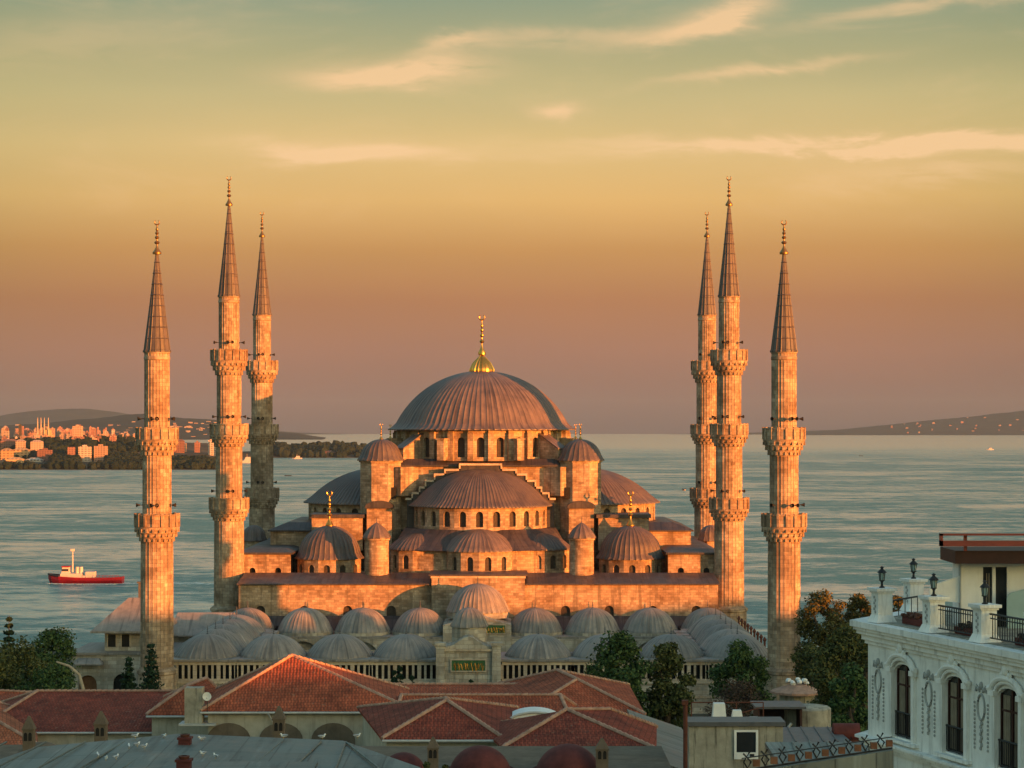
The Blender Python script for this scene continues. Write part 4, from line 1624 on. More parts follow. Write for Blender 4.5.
# middle roofs
hip_house('tiled_house', 'small square house with dark red pyramid roof left of the white skylight', [(-7.95, 130, 10.9), (-0.5, 130, 10.9), (0.4, 146, 10.7), (-10.6, 146, 10.7)],
          (-4.15, 135.0, 12.6), (-4.3, 137.5, 12.4), GZ, 'tiledark')
hip_house('tiled_house', 'long roof with level ridge just behind the white barrel skylight', [(-8.6, 147.5, 8.6), (4.6, 147.5, 8.6), (5.4, 160, 8.6), (-9.2, 160, 8.6)],
          (-8.0, 154.0, 10.55), (3.5, 154.0, 10.55), GZ, 'tile')
hip_house('tiled_house', 'farther long tiled ridge in front of the courtyard gate', [(-14.5, 164, 8.2), (5.5, 164, 8.2), (5.5, 178, 8.2), (-14.5, 178, 8.2)],
          (-9.8, 170.5, 9.35), (4.0, 170.5, 9.35), GZ, 'tile')
hip_house('tiled_house', 'red hipped roof beside the two big green trees, sunlit on its right slope', [(0.4, 155, 8.9), (9.9, 157.5, 8.7), (9.6, 174, 8.9), (-1.5, 174, 8.9)],
          (4.95, 162, 10.75), (3.6, 168, 10.75), GZ, 'tile')
hip_house('tiled_house', 'house with a broad dark red hipped roof right above the maroon domes', [(-0.55, 125, 11.1), (8.5, 125, 11.0), (9.4, 138, 10.5), (-2.1, 138, 10.6)],
          (3.35, 130.5, 12.6), (6.1, 132.5, 12.35), GZ, 'tiledark')
# white barrel skylight
t = thing('barrel_skylight', 'white curved barrel skylight rising between the dark red roofs', 'skylight', (1.5, 141.5, 9.75))
b = MB()
poly = [(2.0 * math.cos(PI * i / 18), 0.55 + 1.0 * math.sin(PI * i / 18)) for i in range(19)]
b.solid_xz([(-2.0, 0.0), (2.0, 0.0)] + poly, -1.6, 1.6)
b.build('vault', 'white', t)
b = MB()
pts = [(2.05 * math.cos(PI * i / 18), -1.66, 0.55 + 1.05 * math.sin(PI * i / 18)) for i in range(19)]
b.tube(pts, 0.09, 6)
b.build('rim', 'gutter', t)
b = MB()
poly = [(1.8 * math.cos(PI * i / 18), 0.55 + 0.72 * math.sin(PI * i / 18)) for i in range(19)]
b.solid_xz([(-1.8, 0.1), (1.8, 0.1)] + poly, -1.63, -1.605)
b.build('glazing', 'teal', t)
# grey lean-to roof to the right
t = thing('lean_to', 'grey sheet lean-to roof sloping down right of the dark red roofs', 'roof', (9.6, 140, GZ))
b = MB()
p = [(-1.2, -14.0, 13.6), (2.6, -14.0, 12.3), (2.2, 8.0, 12.4), (-1.6, 8.0, 13.7)]
b.face(p)
b.face([(x, y, z - 0.2) for x, y, z in reversed(p)])
for i in range(4):
    a_, c_ = p[i], p[(i + 1) % 4]
    b.face([(a_[0], a_[1], a_[2] - 0.2), (c_[0], c_[1], c_[2] - 0.2), c_, a_])
b.build('roof', 'leadnear', t, smooth=False)
b = MB()
b.prism([(-1.0, -13.6), (2.3, -13.6), (2.0, 7.6), (-1.2, 7.6)], 0, 12.0)
b.build('wall', 'plaster', t)

# ------------------------------------------------------------------ old bath house with little domes
t = thing('bathhouse', 'low bath building with round maroon domes at the bottom centre of the picture', 'bathhouse', (-1.2, 116, GZ))
b = MB()
b.box(-8.5, 9.5, -5, 6, 0, 14.7)
b.build('wall', 'plaster', t)
b = MB()
b.box(-8.8, 9.8, -5.3, 6.3, 14.703, 14.95)
b.build('roof', 'brownplaster', t)
for x, r in ((-4.6, 1.2), (-0.5, 1.65), (4.2, 1.75)):
    b = MB()
    b.lathe([(r + 0.15, -0.1), (r + 0.15, 0.1)] + cap_profile(r, 1.15 * r * 0.7, 10), n=32)
    b.build('dome', 'maroon', t, (x, -2.5, 14.97))
t2 = thing('bathhouse', 'brown rendered bath building with shallow domes behind the grey lead roof at left', 'bathhouse', (-29, 126, GZ))
b = MB()
b.box(-7, 9.5, -4, 6, 0, 13.6)
b.build('wall', 'brownplaster', t2)
for x, r in ((-5.0, 1.7), (1.4, 1.75), (6.6, 1.75)):
    b = MB()
    b.lathe([(r + 0.2, -0.1), (r + 0.2, 0.08)] + cap_profile(r, 1.25, 10), n=32)
    b.build('dome', 'brownplaster', t2, (x, -1.5, 13.62))


def stone_chimney(label, px, py, d, h, w):
    x, y, z = W(px, py, d)
    t_ = thing('stone_chimney', label, 'chimney', (x, y, z - h), 0, 'old stone chimneys with pointed tops')
    b = MB()
    b.box(-w, w, -w, w, -1.5, h * 0.62)
    b.box(-w * 1.15, w * 1.15, -w * 1.15, w * 1.15, h * 0.62 + 0.002, h * 0.67)
    b.prism([(-w * 1.1, -w * 1.1), (w * 1.1, -w * 1.1), (w * 1.1, w * 1.1), (-w * 1.1, w * 1.1)], h * 0.672, h, bottom=False,
            taper=[(-0.05, -0.05), (0.05, -0.05), (0.05, 0.05), (-0.05, 0.05)])
    b.build('shaft', 'brownplaster', t_, smooth=False)
    b = MB()
    for i in (-1, 1):
        poly = [(i * w * 0.42 - 0.09, 0), (i * w * 0.42 + 0.09, 0)] + [(i * w * 0.42 + 0.09 * math.cos(PI * k / 6), 0.32 + 0.12 * math.sin(PI * k / 6)) for k in range(7)]
        b.solid_xz(poly, -w - 0.012, -w + 0.05)
    b.build('vent', 'void', t_, (0, 0, h * 0.33))


stone_chimney('pointed stone chimney below the orange tiled slope at the left', 29, 716, 112, 1.9, 0.28)
stone_chimney('pointed stone chimney standing before the long dark red roof', 101, 711, 112, 1.9, 0.3)
stone_chimney('pointed stone chimney in front of the cream wall under the largest red roof', 279, 706, 112, 1.9, 0.3)
stone_chimney('stubby stone chimney below the front right dark red roof', 602, 738, 112, 1.6, 0.32)
stone_chimney('stone chimney between dark shrubs left of the maroon domes', 433, 737, 112, 1.6, 0.28)

# ------------------------------------------------------------------ grey lead roof in the foreground
t = thing('lead_roofed_building', 'flat grey lead roofed building along the bottom left, scattered with white gulls', 'building', (-15, 86, GZ))
b = MB()
z0 = 19.15
top = [(-11.5, -8, z0 - 0.5), (11.8, -8, z0 - 0.55), (11.2, 2.5, z0 - 0.05), (7.4, 9.5, z0 + 0.05), (0, 9.9, z0 + 0.3), (-6.2, 8.5, z0 - 0.1), (-8.5, 2, z0 - 0.4)]
ctr = (1, 1.5, z0 + 0.22)
for i in range(len(top)):
    b.face([top[i], top[(i + 1) % len(top)], ctr])
for i in range(len(top)):
    p_, q_ = top[i], top[(i + 1) % len(top)]
    b.face([(p_[0], p_[1], p_[2] - 0.5), (q_[0], q_[1], q_[2] - 0.5), q_, p_])
b.build('roof', 'leadnear', t, smooth=False)
b = MB()
b.prism([(p_[0] * 0.97, p_[1] * 0.97) for p_ in top], 0, z0 - 1.05)
b.build('wall', 'brownplaster', t)
# raised seams of the roof
b = MB()
for i in range(11):
    x = -8 + i * 1.75
    b.tube([(x - 2.2 + 1.2, -8, z0 - 0.38), (x, 1.5, z0 + 0.1), (min(x + 0.5, 7.6), 8.6, z0 + 0.12)], 0.045, 5)
b.build('seam', 'leadnear', t)
b = MB()
b.box(-2.2, 2.6, -1.0, 1.0, 0, 0.42)
b.box(-2.35, 2.75, -1.15, 1.15, 0.421, 0.55)
b.build('vent_hatch', 'leadnear', t, (4.4, -1.2, z0 + 0.05))
for i, (px, py, d) in enumerate(((185, 737, 93), (184, 759, 81))):
    x, y, z = W(px, py, d)
    c = thing('brick_chimney', ['dark red brick chimney on the grey lead roof, nearer the cream wall', 'dark red brick chimney at the bottom edge of the grey lead roof'][i], 'chimney', (x, y, z - 0.55))
    c.scale = (0.62, 0.62, 0.62)
    b = MB()
    b.box(-0.42, 0.42, -0.4, 0.4, -0.2, 0.75)
    b.box(-0.5, 0.5, -0.48, 0.48, 0.751, 0.9)
    b.build('stack', 'maroon', c)
    b = MB()
    b.lathe([(0.3, 0.901), (0.34, 1.0), (0.36, 1.08), (0.2, 1.1)], n=14)
    b.build('pot', 'rust', c)

# gulls resting on the lead roof
gull = None
GL = ['white gull at the top left edge of the lead roof near a stone chimney', 'white gull beside the back edge of the lead roof near the brown dome', 'gull in the flock left of the brick chimneys, farthest right in it',
      'gull in the loose flock on the lead roof, in its middle', 'gull of the flock on the lead roof standing nearest the middle one', 'gull of the flock on the lead roof, lowest and farthest left',
      'gull of the flock on the lead roof, second from its lower left end', 'gull low in the flock near the bottom edge of the lead roof', 'gull standing just right of the brick chimney nearer the cream wall',
      'gull right of the lower brick chimney', 'gull at the bottom edge right of the lower brick chimney', 'gull on the back edge of the lead roof below the large red roof', 'gull near the right end of the lead roof below the pyramid roof',
      'gull on the right half of the lead roof by the back edge']
for i, (px, py, fl_) in enumerate([(135, 735, 0), (164, 737, 1), (129, 754, 0), (137, 752, 1), (144, 754, 0), (98, 763, 1), (106, 766, 0), (116, 765, 1), (202, 746, 0), (203, 761, 1), (216, 764, 0), (284, 736, 1), (357, 738, 0), (322, 744, 1)]):
    d = (CZ - 15.95) * F / (py - HY)
    d = min(d, 95)
    x, y, z = W(px, py, d)
    z = 16.05 + (0.12 if 84 < d else 0)
    if gull is None:
        gull = thing('gull', GL[0], 'gull', (x, y, z), 0.4, 'gulls on the lead roof')
        gull.scale = (0.72, 0.72, 0.72)
        b = MB()
        b.blob((0, 0, 0.17), (0.2, 0.085, 0.085), 12, 7)
        b.blob((0.19, 0, 0.28), (0.06, 0.05, 0.055), 10, 6)
        b.tube([(0.13, 0, 0.2), (0.18, 0, 0.27)], [0.06, 0.045], 8)
        b.build('body', 'gull', gull)
        for s_ in (-1, 1):
            b = MB()
            b.blob((-0.07, s_ * 0.07, 0.2), (0.19, 0.03, 0.06), 10, 6)
            b.build('wing', 'gullwing', gull)
            b = MB()
            b.tube([(0.02, s_ * 0.03, 0.1), (0.02, s_ * 0.03, 0.0), (0.06, s_ * 0.03, 0.0)], 0.008, 5)
            b.build('leg', 'beak', gull)
        b = MB()
        b.tube([(0.24, 0, 0.275), (0.31, 0, 0.26)], [0.018, 0.005], 6)
        b.build('beak', 'beak', gull)
    else:
        g2 = copy_tree(gull)
        g2.location = (x, y, z)
        g2.rotation_euler = (0, 0, rnd.uniform(0, 6.28))
        g2['label'] = GL[i]

# ------------------------------------------------------------------ lodge with lead roof left of the courtyard
t = thing('lodge', 'two storey stone lodge with a hipped grey lead roof, left of the front left minaret', 'lodge', (-46, 268, -4.5))
b = MB()
b.box(-4.5, 1.6, -4.5, 6, 7.0, 9.3)
up = b.build('upper_wall', 'court', t)
b = MB()
q = [(-6.0, -6.0), (2.6, -6.0), (2.6, 7.5), (-6.0, 7.5)]
b.prism(q, 9.31, 9.55)
b.prism(q, 9.551, 13.2, bottom=False, taper=[(-2.4, 0.2), (1.2, 0.2), (1.2, 0.9), (-2.4, 0.9)])
b.build('roof', 'leadcourt', t, smooth=False)
for x in (-3.6, -1.9, 0.6):
    b = MB()
    b.box(-0.48, 0.48, -0.08, 0.02, 0, 1.5)
    w_ = b.build('window', 'void', up, (x, -4.51, 7.5))
    b = MB()
    b.box(-0.62, -0.485, -0.14, 0.0, -0.1, 1.6)
    b.box(0.485, 0.62, -0.14, 0.0, -0.1, 1.6)
    b.build('frame', 'trim', w_)
b = MB()
b.box(-0.35, 0.35, -0.35, 0.35, 11.5, 15.0)
b.box(-0.5, 0.5, -0.5, 0.5, 15.001, 15.2)
b.build('chimney', 'finial', t, (-0.9, 1.0, 0))
b = MB()
b.bay((-8.2, -6.5), (-4.2, -6.5), 0, 6.7, 2.2, 0.2, 4.0, 0.5)
b.bay((-4.2, -6.5), (0.4, -6.5), 0, 6.7, 2.4, 0.2, 4.2, 0.5)
b.bay((0.4, -6.5), (5.0, -6.5), 0, 6.7, 2.4, 0.2, 4.2, 0.5)
b.box(-8.2, 5.0, -5.9, 6.0, 0, 6.69)
lw = b.build('lower_wall', 'court', t)
b = MB()
b.box(-8.4, 5.2, -6.75, 6.0, 6.71, 7.0)
b.build('ledge', 'leadcourt', t)
pane(lw, (-6.2, -5.98, 0.2), 0, 2.2, 4.0, 'door', 'door')
pane(lw, (-1.9, -5.98, 0.2), 0, 2.4, 4.2, 'void', 'opening')
pane(lw, (2.7, -5.98, 0.2), 0, 2.4, 4.2, 'void', 'opening')
b = MB()
b.box(-1.8, 1.8, -1.3, 0.0, 0, 0.15)
b.prism([(-1.8, -1.3), (1.8, -1.3), (1.8, 0), (-1.8, 0)], 0.151, 0.75, bottom=False, taper=[(-1.3, -0.5), (1.3, -0.5), (1.3, 0), (-1.3, 0)])
b.build('porch_roof', 'leadcourt', t, (-6.0, -6.8, 5.6))
t = thing('lodge', 'low grey roofed wing seen between the front left minaret and the courtyard domes', 'lodge', (-40.4, 279, -4.5))
b = MB()
b.box(-3.6, 4.4, -3.5, 4, 0, 7.6)
b.build('wall', 'court', t)
b = MB()
q = [(-4.2, -4.3), (4.6, -4.3), (4.6, 4.8), (-4.2, 4.8)]
b.prism(q, 7.61, 7.8)
b.prism(q, 7.801, 10.4, bottom=False, taper=[(-3.5, 0.0), (3.9, 0.0), (3.9, 0.5), (-3.5, 0.5)])
b.build('roof', 'leadcourt', t, smooth=False)

# ------------------------------------------------------------------ things at the lower right
t = thing('concrete_hut', 'stained concrete roof hut with a white framed window, below the big green trees', 'hut', (*W(736, 0, 110)[:2], GZ))
x0 = W(689, 0, 110)[0] - t.location.x
x1 = W(783, 0, 110)[0] - t.location.x
zt = W(0, 726, 110)[2] - GZ
b = MB()
b.box(x0, x1, 0, 1.8, 0, zt)
hw_ = b.build('wall', 'concrete', t)
b = MB()
b.box(x0 - 0.12, x1 + 0.12, -0.15, 1.95, zt + 0.001, zt + 0.22)
b.build('roof', 'finial', t)
wz = W(0, 757, 110)[2] - GZ
wx = W(747, 0, 110)[0] - t.location.x
b = MB()
w_, h_ = 0.50, 1.30
b.box(-w_, w_, 0.0, 0.06, 0, h_)
wn = b.build('window', 'glass', hw_, (wx - 0.55 + 0.5, -0.03, wz))
b = MB()
b.box(-w_ - 0.12, -w_ - 0.003, -0.08, 0.02, -0.1, h_ + 0.1)
b.box(w_ + 0.003, w_ + 0.12, -0.08, 0.02, -0.1, h_ + 0.1)
b.box(-w_, w_, -0.08, 0.02, h_ + 0.003, h_ + 0.1)
b.box(-w_, w_, -0.09, 0.02, -0.1, 0.25)
b.build('frame', 'white', wn)
b = MB()
b.box(-0.1, 0.12, -0.2, -0.09, 0.05, 0.18)
b.build('vent', 'dark', wn, (0.28, 0, 0))
VL = ['tallest white tapered roof vent behind the concrete hut', 'middle white tapered roof vent behind the concrete hut', 'lowest white roof vent behind the concrete hut, farthest right']
for i, (px, py0, py1, wb, wt) in enumerate(((719, 703, 724, 17, 11), (737, 710, 724, 18, 8), (754, 717, 724, 11, 8))):
    d = 118
    x, y, z1 = W(px, py0, d)
    z0_ = W(px, py1 + 2, d)[2]
    t = thing('roof_vent', VL[i], 'vent', (x, y, z0_), 0, 'white roof vents')
    k_ = d / F / 2
    b = MB()
    a_, c_ = wb * k_, wt * k_
    b.prism([(-a_, -a_), (a_, -a_), (a_, a_), (-a_, a_)], -0.6, z1 - z0_, taper=[(-c_, -c_), (c_, -c_), (c_, c_), (-c_, c_)])
    b.build('hood', 'white', t, smooth=False)
    if i == 0:
        b = MB()
        for s_ in (-1, 1):
            poly = [(s_ * 0.14 - 0.09, 0.0), (s_ * 0.14 + 0.09, 0.0)] + [(s_ * 0.14 + 0.09 * math.cos(PI * k / 6), 0.14 + 0.09 * math.sin(PI * k / 6)) for k in range(7)]
            b.solid_xz(poly, -0.47, -0.3)
        b.build('opening', 'void', t)
# terrace the vents stand on
t = thing('flat_roofed_house', 'low flat roofed house carrying the white roof vents and a thin pipe rail', 'house', (11.6, 120, GZ))
b = MB()
b.box(-1.7, 3.0, -3.4, 0.6, 0, W(0, 726, 118)[2] - GZ)
b.build('wall', 'concrete', t)
zr = W(0, 724, 118)[2] - GZ
b = MB()
for x in (-1.6, 0.9, 2.4):
    b.tube([(x, -1.6, zr - 0.3), (x, -1.6, zr + 1.15)], 0.035, 6)
b.tube([(-1.6, -1.6, zr + 1.15), (2.4, -1.6, zr + 1.15)], 0.035, 6)
b.tube([(0.9, -1.6, zr + 0.5), (2.4, -1.6, zr + 0.9)], 0.03, 6)
b.build('rail', 'rust', t)
b = MB()
b.box(-1.68, -0.2, -2.5, -2.3, zr - 0.2, zr + 0.45)
b.build('parapet', 'plaster', t)
# post
x, y, _ = W(685, 0, 96)
t = thing('wooden_post', 'tall rusty brown post standing left of the concrete hut', 'post', (x, y, 14.0))
b = MB()
b.tube([(0, 0, -17), (0.02, 0, 3.6)], [0.12, 0.1], 8)
b.box(-0.14, 0.14, -0.14, 0.14, 3.55, 3.75)
b.build('shaft', 'rust', t)
# kiosk
t = thing('kiosk', 'small round kiosk with a pale brown roof at the foot of the front right minaret', 'kiosk', (*W(797, 0, 205)[:2], GZ))
zk = W(0, 693, 205)[2] - GZ
b = MB()
b.prism(poly_ring(1.7, 10), 0, zk)
b.build('wall', 'concrete', t, smooth=False)
b = MB()
b.prism(poly_ring(2.6, 10), zk + 0.001, zk + 0.2)
b.prism(poly_ring(2.6, 10), zk + 0.201, zk + 0.8, taper=poly_ring(0.9, 10))
b.build('roof', 'ridge', t, smooth=False)
b = MB()
for k in range(9):
    b.blob((0.9 * math.cos(k * 0.7), 0.5 * math.sin(k * 0.7), zk + 1.0 + 0.12 * (k % 3)), (0.28, 0.28, 0.22), 7, 5, 0.2, rnd)
b.build('planting', 'white', t)
t = thing('water_tank', 'grey cylindrical tank beside a dark open shed, under the front right minaret', 'tank', (*W(806, 0, 150)[:2], GZ))
zk = W(0, 708, 150)[2] - GZ
b = MB()
b.lathe([(1.75, 0), (1.75, zk), (1.6, zk + 0.12), (0, zk + 0.15)], n=28)
b.build('shell', 'concrete', t)
t = thing('open_shed', 'dark open shed between the concrete hut and the grey tank', 'shed', (*W(780, 0, 148)[:2], GZ))
zk = W(0, 706, 148)[2] - GZ
b = MB()
b.box(-1.7, 1.7, 1.4, 1.5, 0, zk)
b.box(-1.7, -1.55, -1.4, 1.4, 0, zk)
b.box(1.2, 1.35, -1.4, 1.4, 0, zk)
b.build('wall', 'brown', t)
b = MB()
b.box(-1.9, 1.6, -1.6, 1.7, zk + 0.002, zk + 0.15)
b.build('roof', 'finial', t)
b = MB()
b.tube([(-0.7, -1.45, zk - 1.1), (0.0, -1.45, zk - 1.75), (0.6, -1.45, zk - 1.0)], 0.1, 6)
b.build('brace', 'gutter', t)
# dark flat metal roofs
for i, (px0, px1, pya, pyb, d, lab) in enumerate(((768, 852, 727, 742, 126, 'dark grey sheet roof right of the concrete hut, ending below the hotel'), (786, 900, 742, 775, 84, 'wide grey sheet roof along the bottom right, under the ornamental railing'))):
    x0, y0, z0_ = W(px0, pyb, d)
    x1 = W(px1, pyb, d)[0]
    t = thing('sheet_roofed_house', lab, 'house', ((x0 + x1) / 2, d, GZ))
    hx = (x1 - x0) / 2
    dep = 7.0
    zf, zb_ = z0_ - GZ, W(0, pya, d + dep)[2] - GZ
    b = MB()
    p = [(-hx, 0, zf), (hx, 0, zf), (hx, dep, zb_), (-hx, dep, zb_)]
    b.face(p)
    b.face([(q_[0], q_[1], q_[2] - 0.25) for q_ in reversed(p)])
    for k in range(4):
        a_, c_ = p[k], p[(k + 1) % 4]
        b.face([(a_[0], a_[1], a_[2] - 0.25), (c_[0], c_[1], c_[2] - 0.25), c_, a_])
    for k in range(1, 6):
        xx = -hx + 2 * hx * k / 6
        b.tube([(xx, 0.02, zf + 0.03), (xx + 0.4, dep - 0.05, zb_ + 0.03)], 0.05, 5)
    b.build('roof', 'finial' if i == 0 else 'leadnear', t, smooth=False)
    b = MB()
    b.box(-hx + 0.3, hx - 0.3, 0.3, dep - 0.3, 0, min(zf, zb_) - 0.3)
    b.build('wall', 'concrete', t)
# red barrel on the dark roof
x, y, z = W(846, 728, 130)
t = thing('rusty_drum', 'rusty red round drum on the dark sheet roof beside the hotel', 'drum', (x, y, z - 0.55))
b = MB()
b.tube([(-0.8, 0, 0.3), (0.8, 0, 0.3)], 0.55, 16)
b.build('barrel', 'maroon', t)
b = MB()
b.box(-0.7, 0.7, -0.4, 0.4, -0.6, -0.1)
b.build('cradle', 'rust', t)

# ornamental railing near the viewer
A_, B_ = Vector(W(742, 764, 46)), Vector(W(892, 742, 50))
t = thing('ornamental_railing', 'near iron railing of crossed bars and copper coloured blocks at the bottom right', 'railing', tuple(A_))
dv = B_ - A_
n_ = 9
b = MB()
b.tube([(0, 0, -0.14), tuple(dv + Vector((0, 0, -0.14)))], 0.022, 6)
b.tube([(0, 0, 0.12), tuple(dv + Vector((0, 0, 0.12)))], 0.014, 6)
b.build('rail', 'dark', t)
for i in range(n_):
    c = dv * ((i + 0.5) / n_)
    b = MB()
    b.tube([tuple(c + Vector((-0.17, 0, 0.2))), tuple(c + Vector((0, -0.01, 0.02))), tuple(c + Vector((-0.13, 0, -0.22)))], 0.022, 6)
    b.tube([tuple(c + Vector((-0.03, 0, 0.24))), tuple(c + Vector((-0.16, -0.02, 0.02))), tuple(c + Vector((-0.03, 0, -0.2)))], 0.022, 6)
    b.build('bar', 'dark', t)
    b = MB()
    b.box(c.x + 0.04, c.x + 0.19, c.y - 0.05, c.y + 0.05, c.z - 0.08, c.z + 0.07)
    b.build('block', 'wood', t)
b = MB()
q = dv.normalized()
b.face([(0, -0.2, -0.16), tuple(dv + Vector((0, -0.2, -0.16))), tuple(dv + Vector((0, 0.25, -0.16))), (0, 0.25, -0.16)])
b.face([(0, -0.2, -0.16), (0, -0.2, -26), tuple(Vector((dv.x, dv.y - 0.2, -26))), tuple(dv + Vector((0, -0.2, -0.16)))][::1])
b.face([(0, 0.25, -0.16), tuple(dv + Vector((0, 0.25, -0.16))), tuple(Vector((dv.x, dv.y + 0.25, -26))), (0, 0.25, -26)])
b.build('parapet', 'leadnear', t)

# ------------------------------------------------------------------ white hotel at the right
P0 = Vector((11.06, 66.0))
U = Vector((0.285, -0.9585)).normalized()
Nn = Vector((-0.9585, -0.285)).normalized()
HT = thing('hotel', 'white stucco hotel with ornate arched windows, heavy cornice and roof terrace at the right edge', 'hotel', (P0.x, P0.y, GZ), math.atan2(U.y, U.x))
# local frame: x along the facade toward the viewer, y into the building, z up from the ground
zc0, zc1 = 23.35 - GZ, 24.05 - GZ
z_low = 20.5 - GZ
wins = [2.4, 5.6, 8.6, 11.7, 14.8, 17.9]
edges = [0.0] + [(a_ + c_) / 2 for a_, c_ in zip(wins, wins[1:])] + [20.0]
b = MB()
bays = []
for i, wx in enumerate(wins):
    e0, e1 = edges[i], edges[i + 1]
    h_ = min(wx - e0, e1 - wx)
    if wx - h_ > e0 + 0.01:
        b.face([(e0, 0, z_low), (wx - h_, 0, z_low), (wx - h_, 0, zc0), (e0, 0, zc0)])
    if wx + h_ < e1 - 0.01:
        b.face([(wx + h_, 0, z_low), (e1, 0, z_low), (e1, 0, zc0), (wx + h_, 0, zc0)])
    bays.append((wx, b.bay((wx - h_, 0), (wx + h_, 0), z_low, zc0, 1.25, z_low + 0.22, 2.22, 0.16, 12, -0.55)))
end = [(0, 0), (-2.9, 3.1), (-4.2, 10), (18, 13), (20, 0)]
for i in range(4):
    q_, p_ = end[i], end[i + 1]
    b.face([(*p_, z_low), (*q_, z_low), (*q_, zc0), (*p_, zc0)])
b.prism([(0.3, 0.6), (19.7, 0.6), (17.7, 12.6), (-3.6, 9.6), (-2.5, 3.4)], z_low - 0.1, z_low)
ow = b.build('upper_wall', 'hotel', HT)
b = MB()
low_b = []
for i, wx in enumerate(wins):
    e0, e1 = edges[i], edges[i + 1]
    h_ = min(wx - e0, e1 - wx)
    if wx - h_ > e0 + 0.01:
        b.face([(e0, 0.05, 0), (wx - h_, 0.05, 0), (wx - h_, 0.05, z_low - 0.3), (e0, 0.05, z_low - 0.3)])
    if wx + h_ < e1 - 0.01:
        b.face([(wx + h_, 0.05, 0), (e1, 0.05, 0), (e1, 0.05, z_low - 0.3), (wx + h_, 0.05, z_low - 0.3)])
    low_b.append(b.bay((wx - h_, 0.05), (wx + h_, 0.05), 0, z_low - 0.3, 1.6, z_low - 3.4, 2.5, 0.5, 12, -0.1))
for i in range(4):
    q_, p_ = end[i], end[i + 1]
    b.face([(*p_, 0), (*q_, 0), (*q_, z_low - 0.3), (*p_, z_low - 0.3)])
lw = b.build('lower_wall', 'hotel', HT)
for mid, rz in low_b:
    pane(lw, mid, rz, 1.6, 2.5, 'glass')


def cornice(zs, name):
    b = MB()
    for z0_, z1_, out in zs:
        q = [(-out * 0.9, -out), (20, -out), (20, 0.3), (18, 13.0), (-4.2 - out, 10), (-2.9 - out, 3.1)]
        b.prism(q, z0_, z1_)
    return b.build(name, 'hotel', HT, smooth=False)


cornice([(zc0 + 0.001, zc0 + 0.12, 0.08), (zc0 + 0.121, zc0 + 0.3, 0.16), (zc0 + 0.301, zc0 + 0.42, 0.28), (zc0 + 0.421, zc0 + 0.52, 0.36), (zc0 + 0.521, zc1, 0.44)], 'cornice')
cornice([(z_low - 0.3, z_low - 0.18, 0.1), (z_low - 0.179, z_low - 0.08, 0.22), (z_low - 0.079, z_low - 0.001, 0.32)], 'string_course')
for wx, (mid, rz) in bays:
    b = MB()
    # glazing with two leaves
    b.box(-0.66, 0.66, -0.02, 0.05, 0, 2.25)
    wn = b.build('window', 'glass', ow, mid, rz)
    b = MB()
    for x in (-0.6, 0.0, 0.6):
        b.box(x - 0.035, x + 0.035, -0.07, -0.022, 0, 2.2)
    b.box(-0.6, 0.6, -0.065, -0.024, 1.55, 1.61)
    b.build('sash', 'brown', wn)
    b = MB()
    for x in (-0.46, 0.14):
        for k in range(4):
            b.tube([(x + 0.09 * k, -0.034, 0.1), (x + 0.09 * k, -0.034, 2.0)], 0.03, 5)
    b.build('curtain', 'curtain', wn)
    b = MB()
    b.tube([(-0.62, -0.12, 0.75), (0.62, -0.12, 0.75)], 0.03, 6)
    b.tube([(-0.62, -0.12, 0.06), (0.62, -0.12, 0.06)], 0.02, 6)
    for k in range(13):
        x = -0.6 + 0.1 * k
        b.tube([(x, -0.12, 0.06), (x, -0.12, 0.75)], 0.016, 5)
    b.build('balustrade', 'dark', wn)
    # surround with curved hood and crest
    b = MB()
    for s_ in (-1, 1):
        b.box(*sorted((s_ * 0.63, s_ * 0.80)), -0.1, -0.001, -0.05, 1.95)
        b.box(*sorted((s_ * 0.60, s_ * 0.90)), -0.16, -0.001, 1.951, 2.1)
    pts = []
    for i in range(15):
        a = -1 + 2 * i / 14
        pts.append((a * 0.95, -0.10, 2.14 + 0.36 * math.sqrt(max(0.0, 1 - (a / 0.8) ** 2))))
    b.tube(pts, 0.085, 8)
    b.tube([(p_[0] * 0.86, -0.06, p_[2] - 0.12) for p_ in pts], 0.06, 8)
    b.blob((0, -0.12, 2.72), (0.15, 0.08, 0.18), 10, 7)
    b.blob((-0.2, -0.1, 2.6), (0.1, 0.06, 0.08), 8, 6)
    b.blob((0.2, -0.1, 2.6), (0.1, 0.06, 0.08), 8, 6)
    b.box(-0.95, 0.95, -0.2, -0.001, -0.14, -0.051)
    sr = b.build('surround', 'hotel', wn, (0, -0.16, 0))
# stucco medallions with hanging garlands
for x in (0.72, 4.0, 7.1, 10.15, 13.25, 16.35):
    b = MB()
    pts = [(0.2 * math.cos(2 * PI * i / 16), 0, 0.36 * math.sin(2 * PI * i / 16)) for i in range(17)]
    b.tube(pts, 0.035, 6, cap=False)
    for s_ in (-1, 1):
        b.blob((s_ * 0.16, 0, 0.5), (0.1, 0.04, 0.07), 8, 5)
        b.tube([(s_ * 0.08, 0, 0.42), (s_ * 0.26, 0, 0.6), (s_ * 0.3, 0, 0.42)], 0.03, 6)
        for k in range(12):
            b.blob((s_ * 0.37, 0, 0.1 - 0.115 * k), (0.035, 0.03, 0.045), 6, 4)
    b.blob((0, 0, 0.6), (0.09, 0.05, 0.12), 8, 5)
    for k in range(8):
        b.blob(((-1) ** k * 0.025, 0, -0.45 - 0.1 * k), (0.075 - 0.005 * k, 0.04, 0.06), 6, 4)
    b.build('stucco_medallion', 'ornament', ow, (x, -0.02, z_low + 1.75))
# terrace
b = MB()
b.prism([(0.1, 0.0), (19.8, 0.0), (17.7, 12.6), (-3.6, 9.6), (-2.5, 3.4)], zc1 + 0.003, zc1 + 0.03)
b.build('terrace_floor', 'concrete', HT)


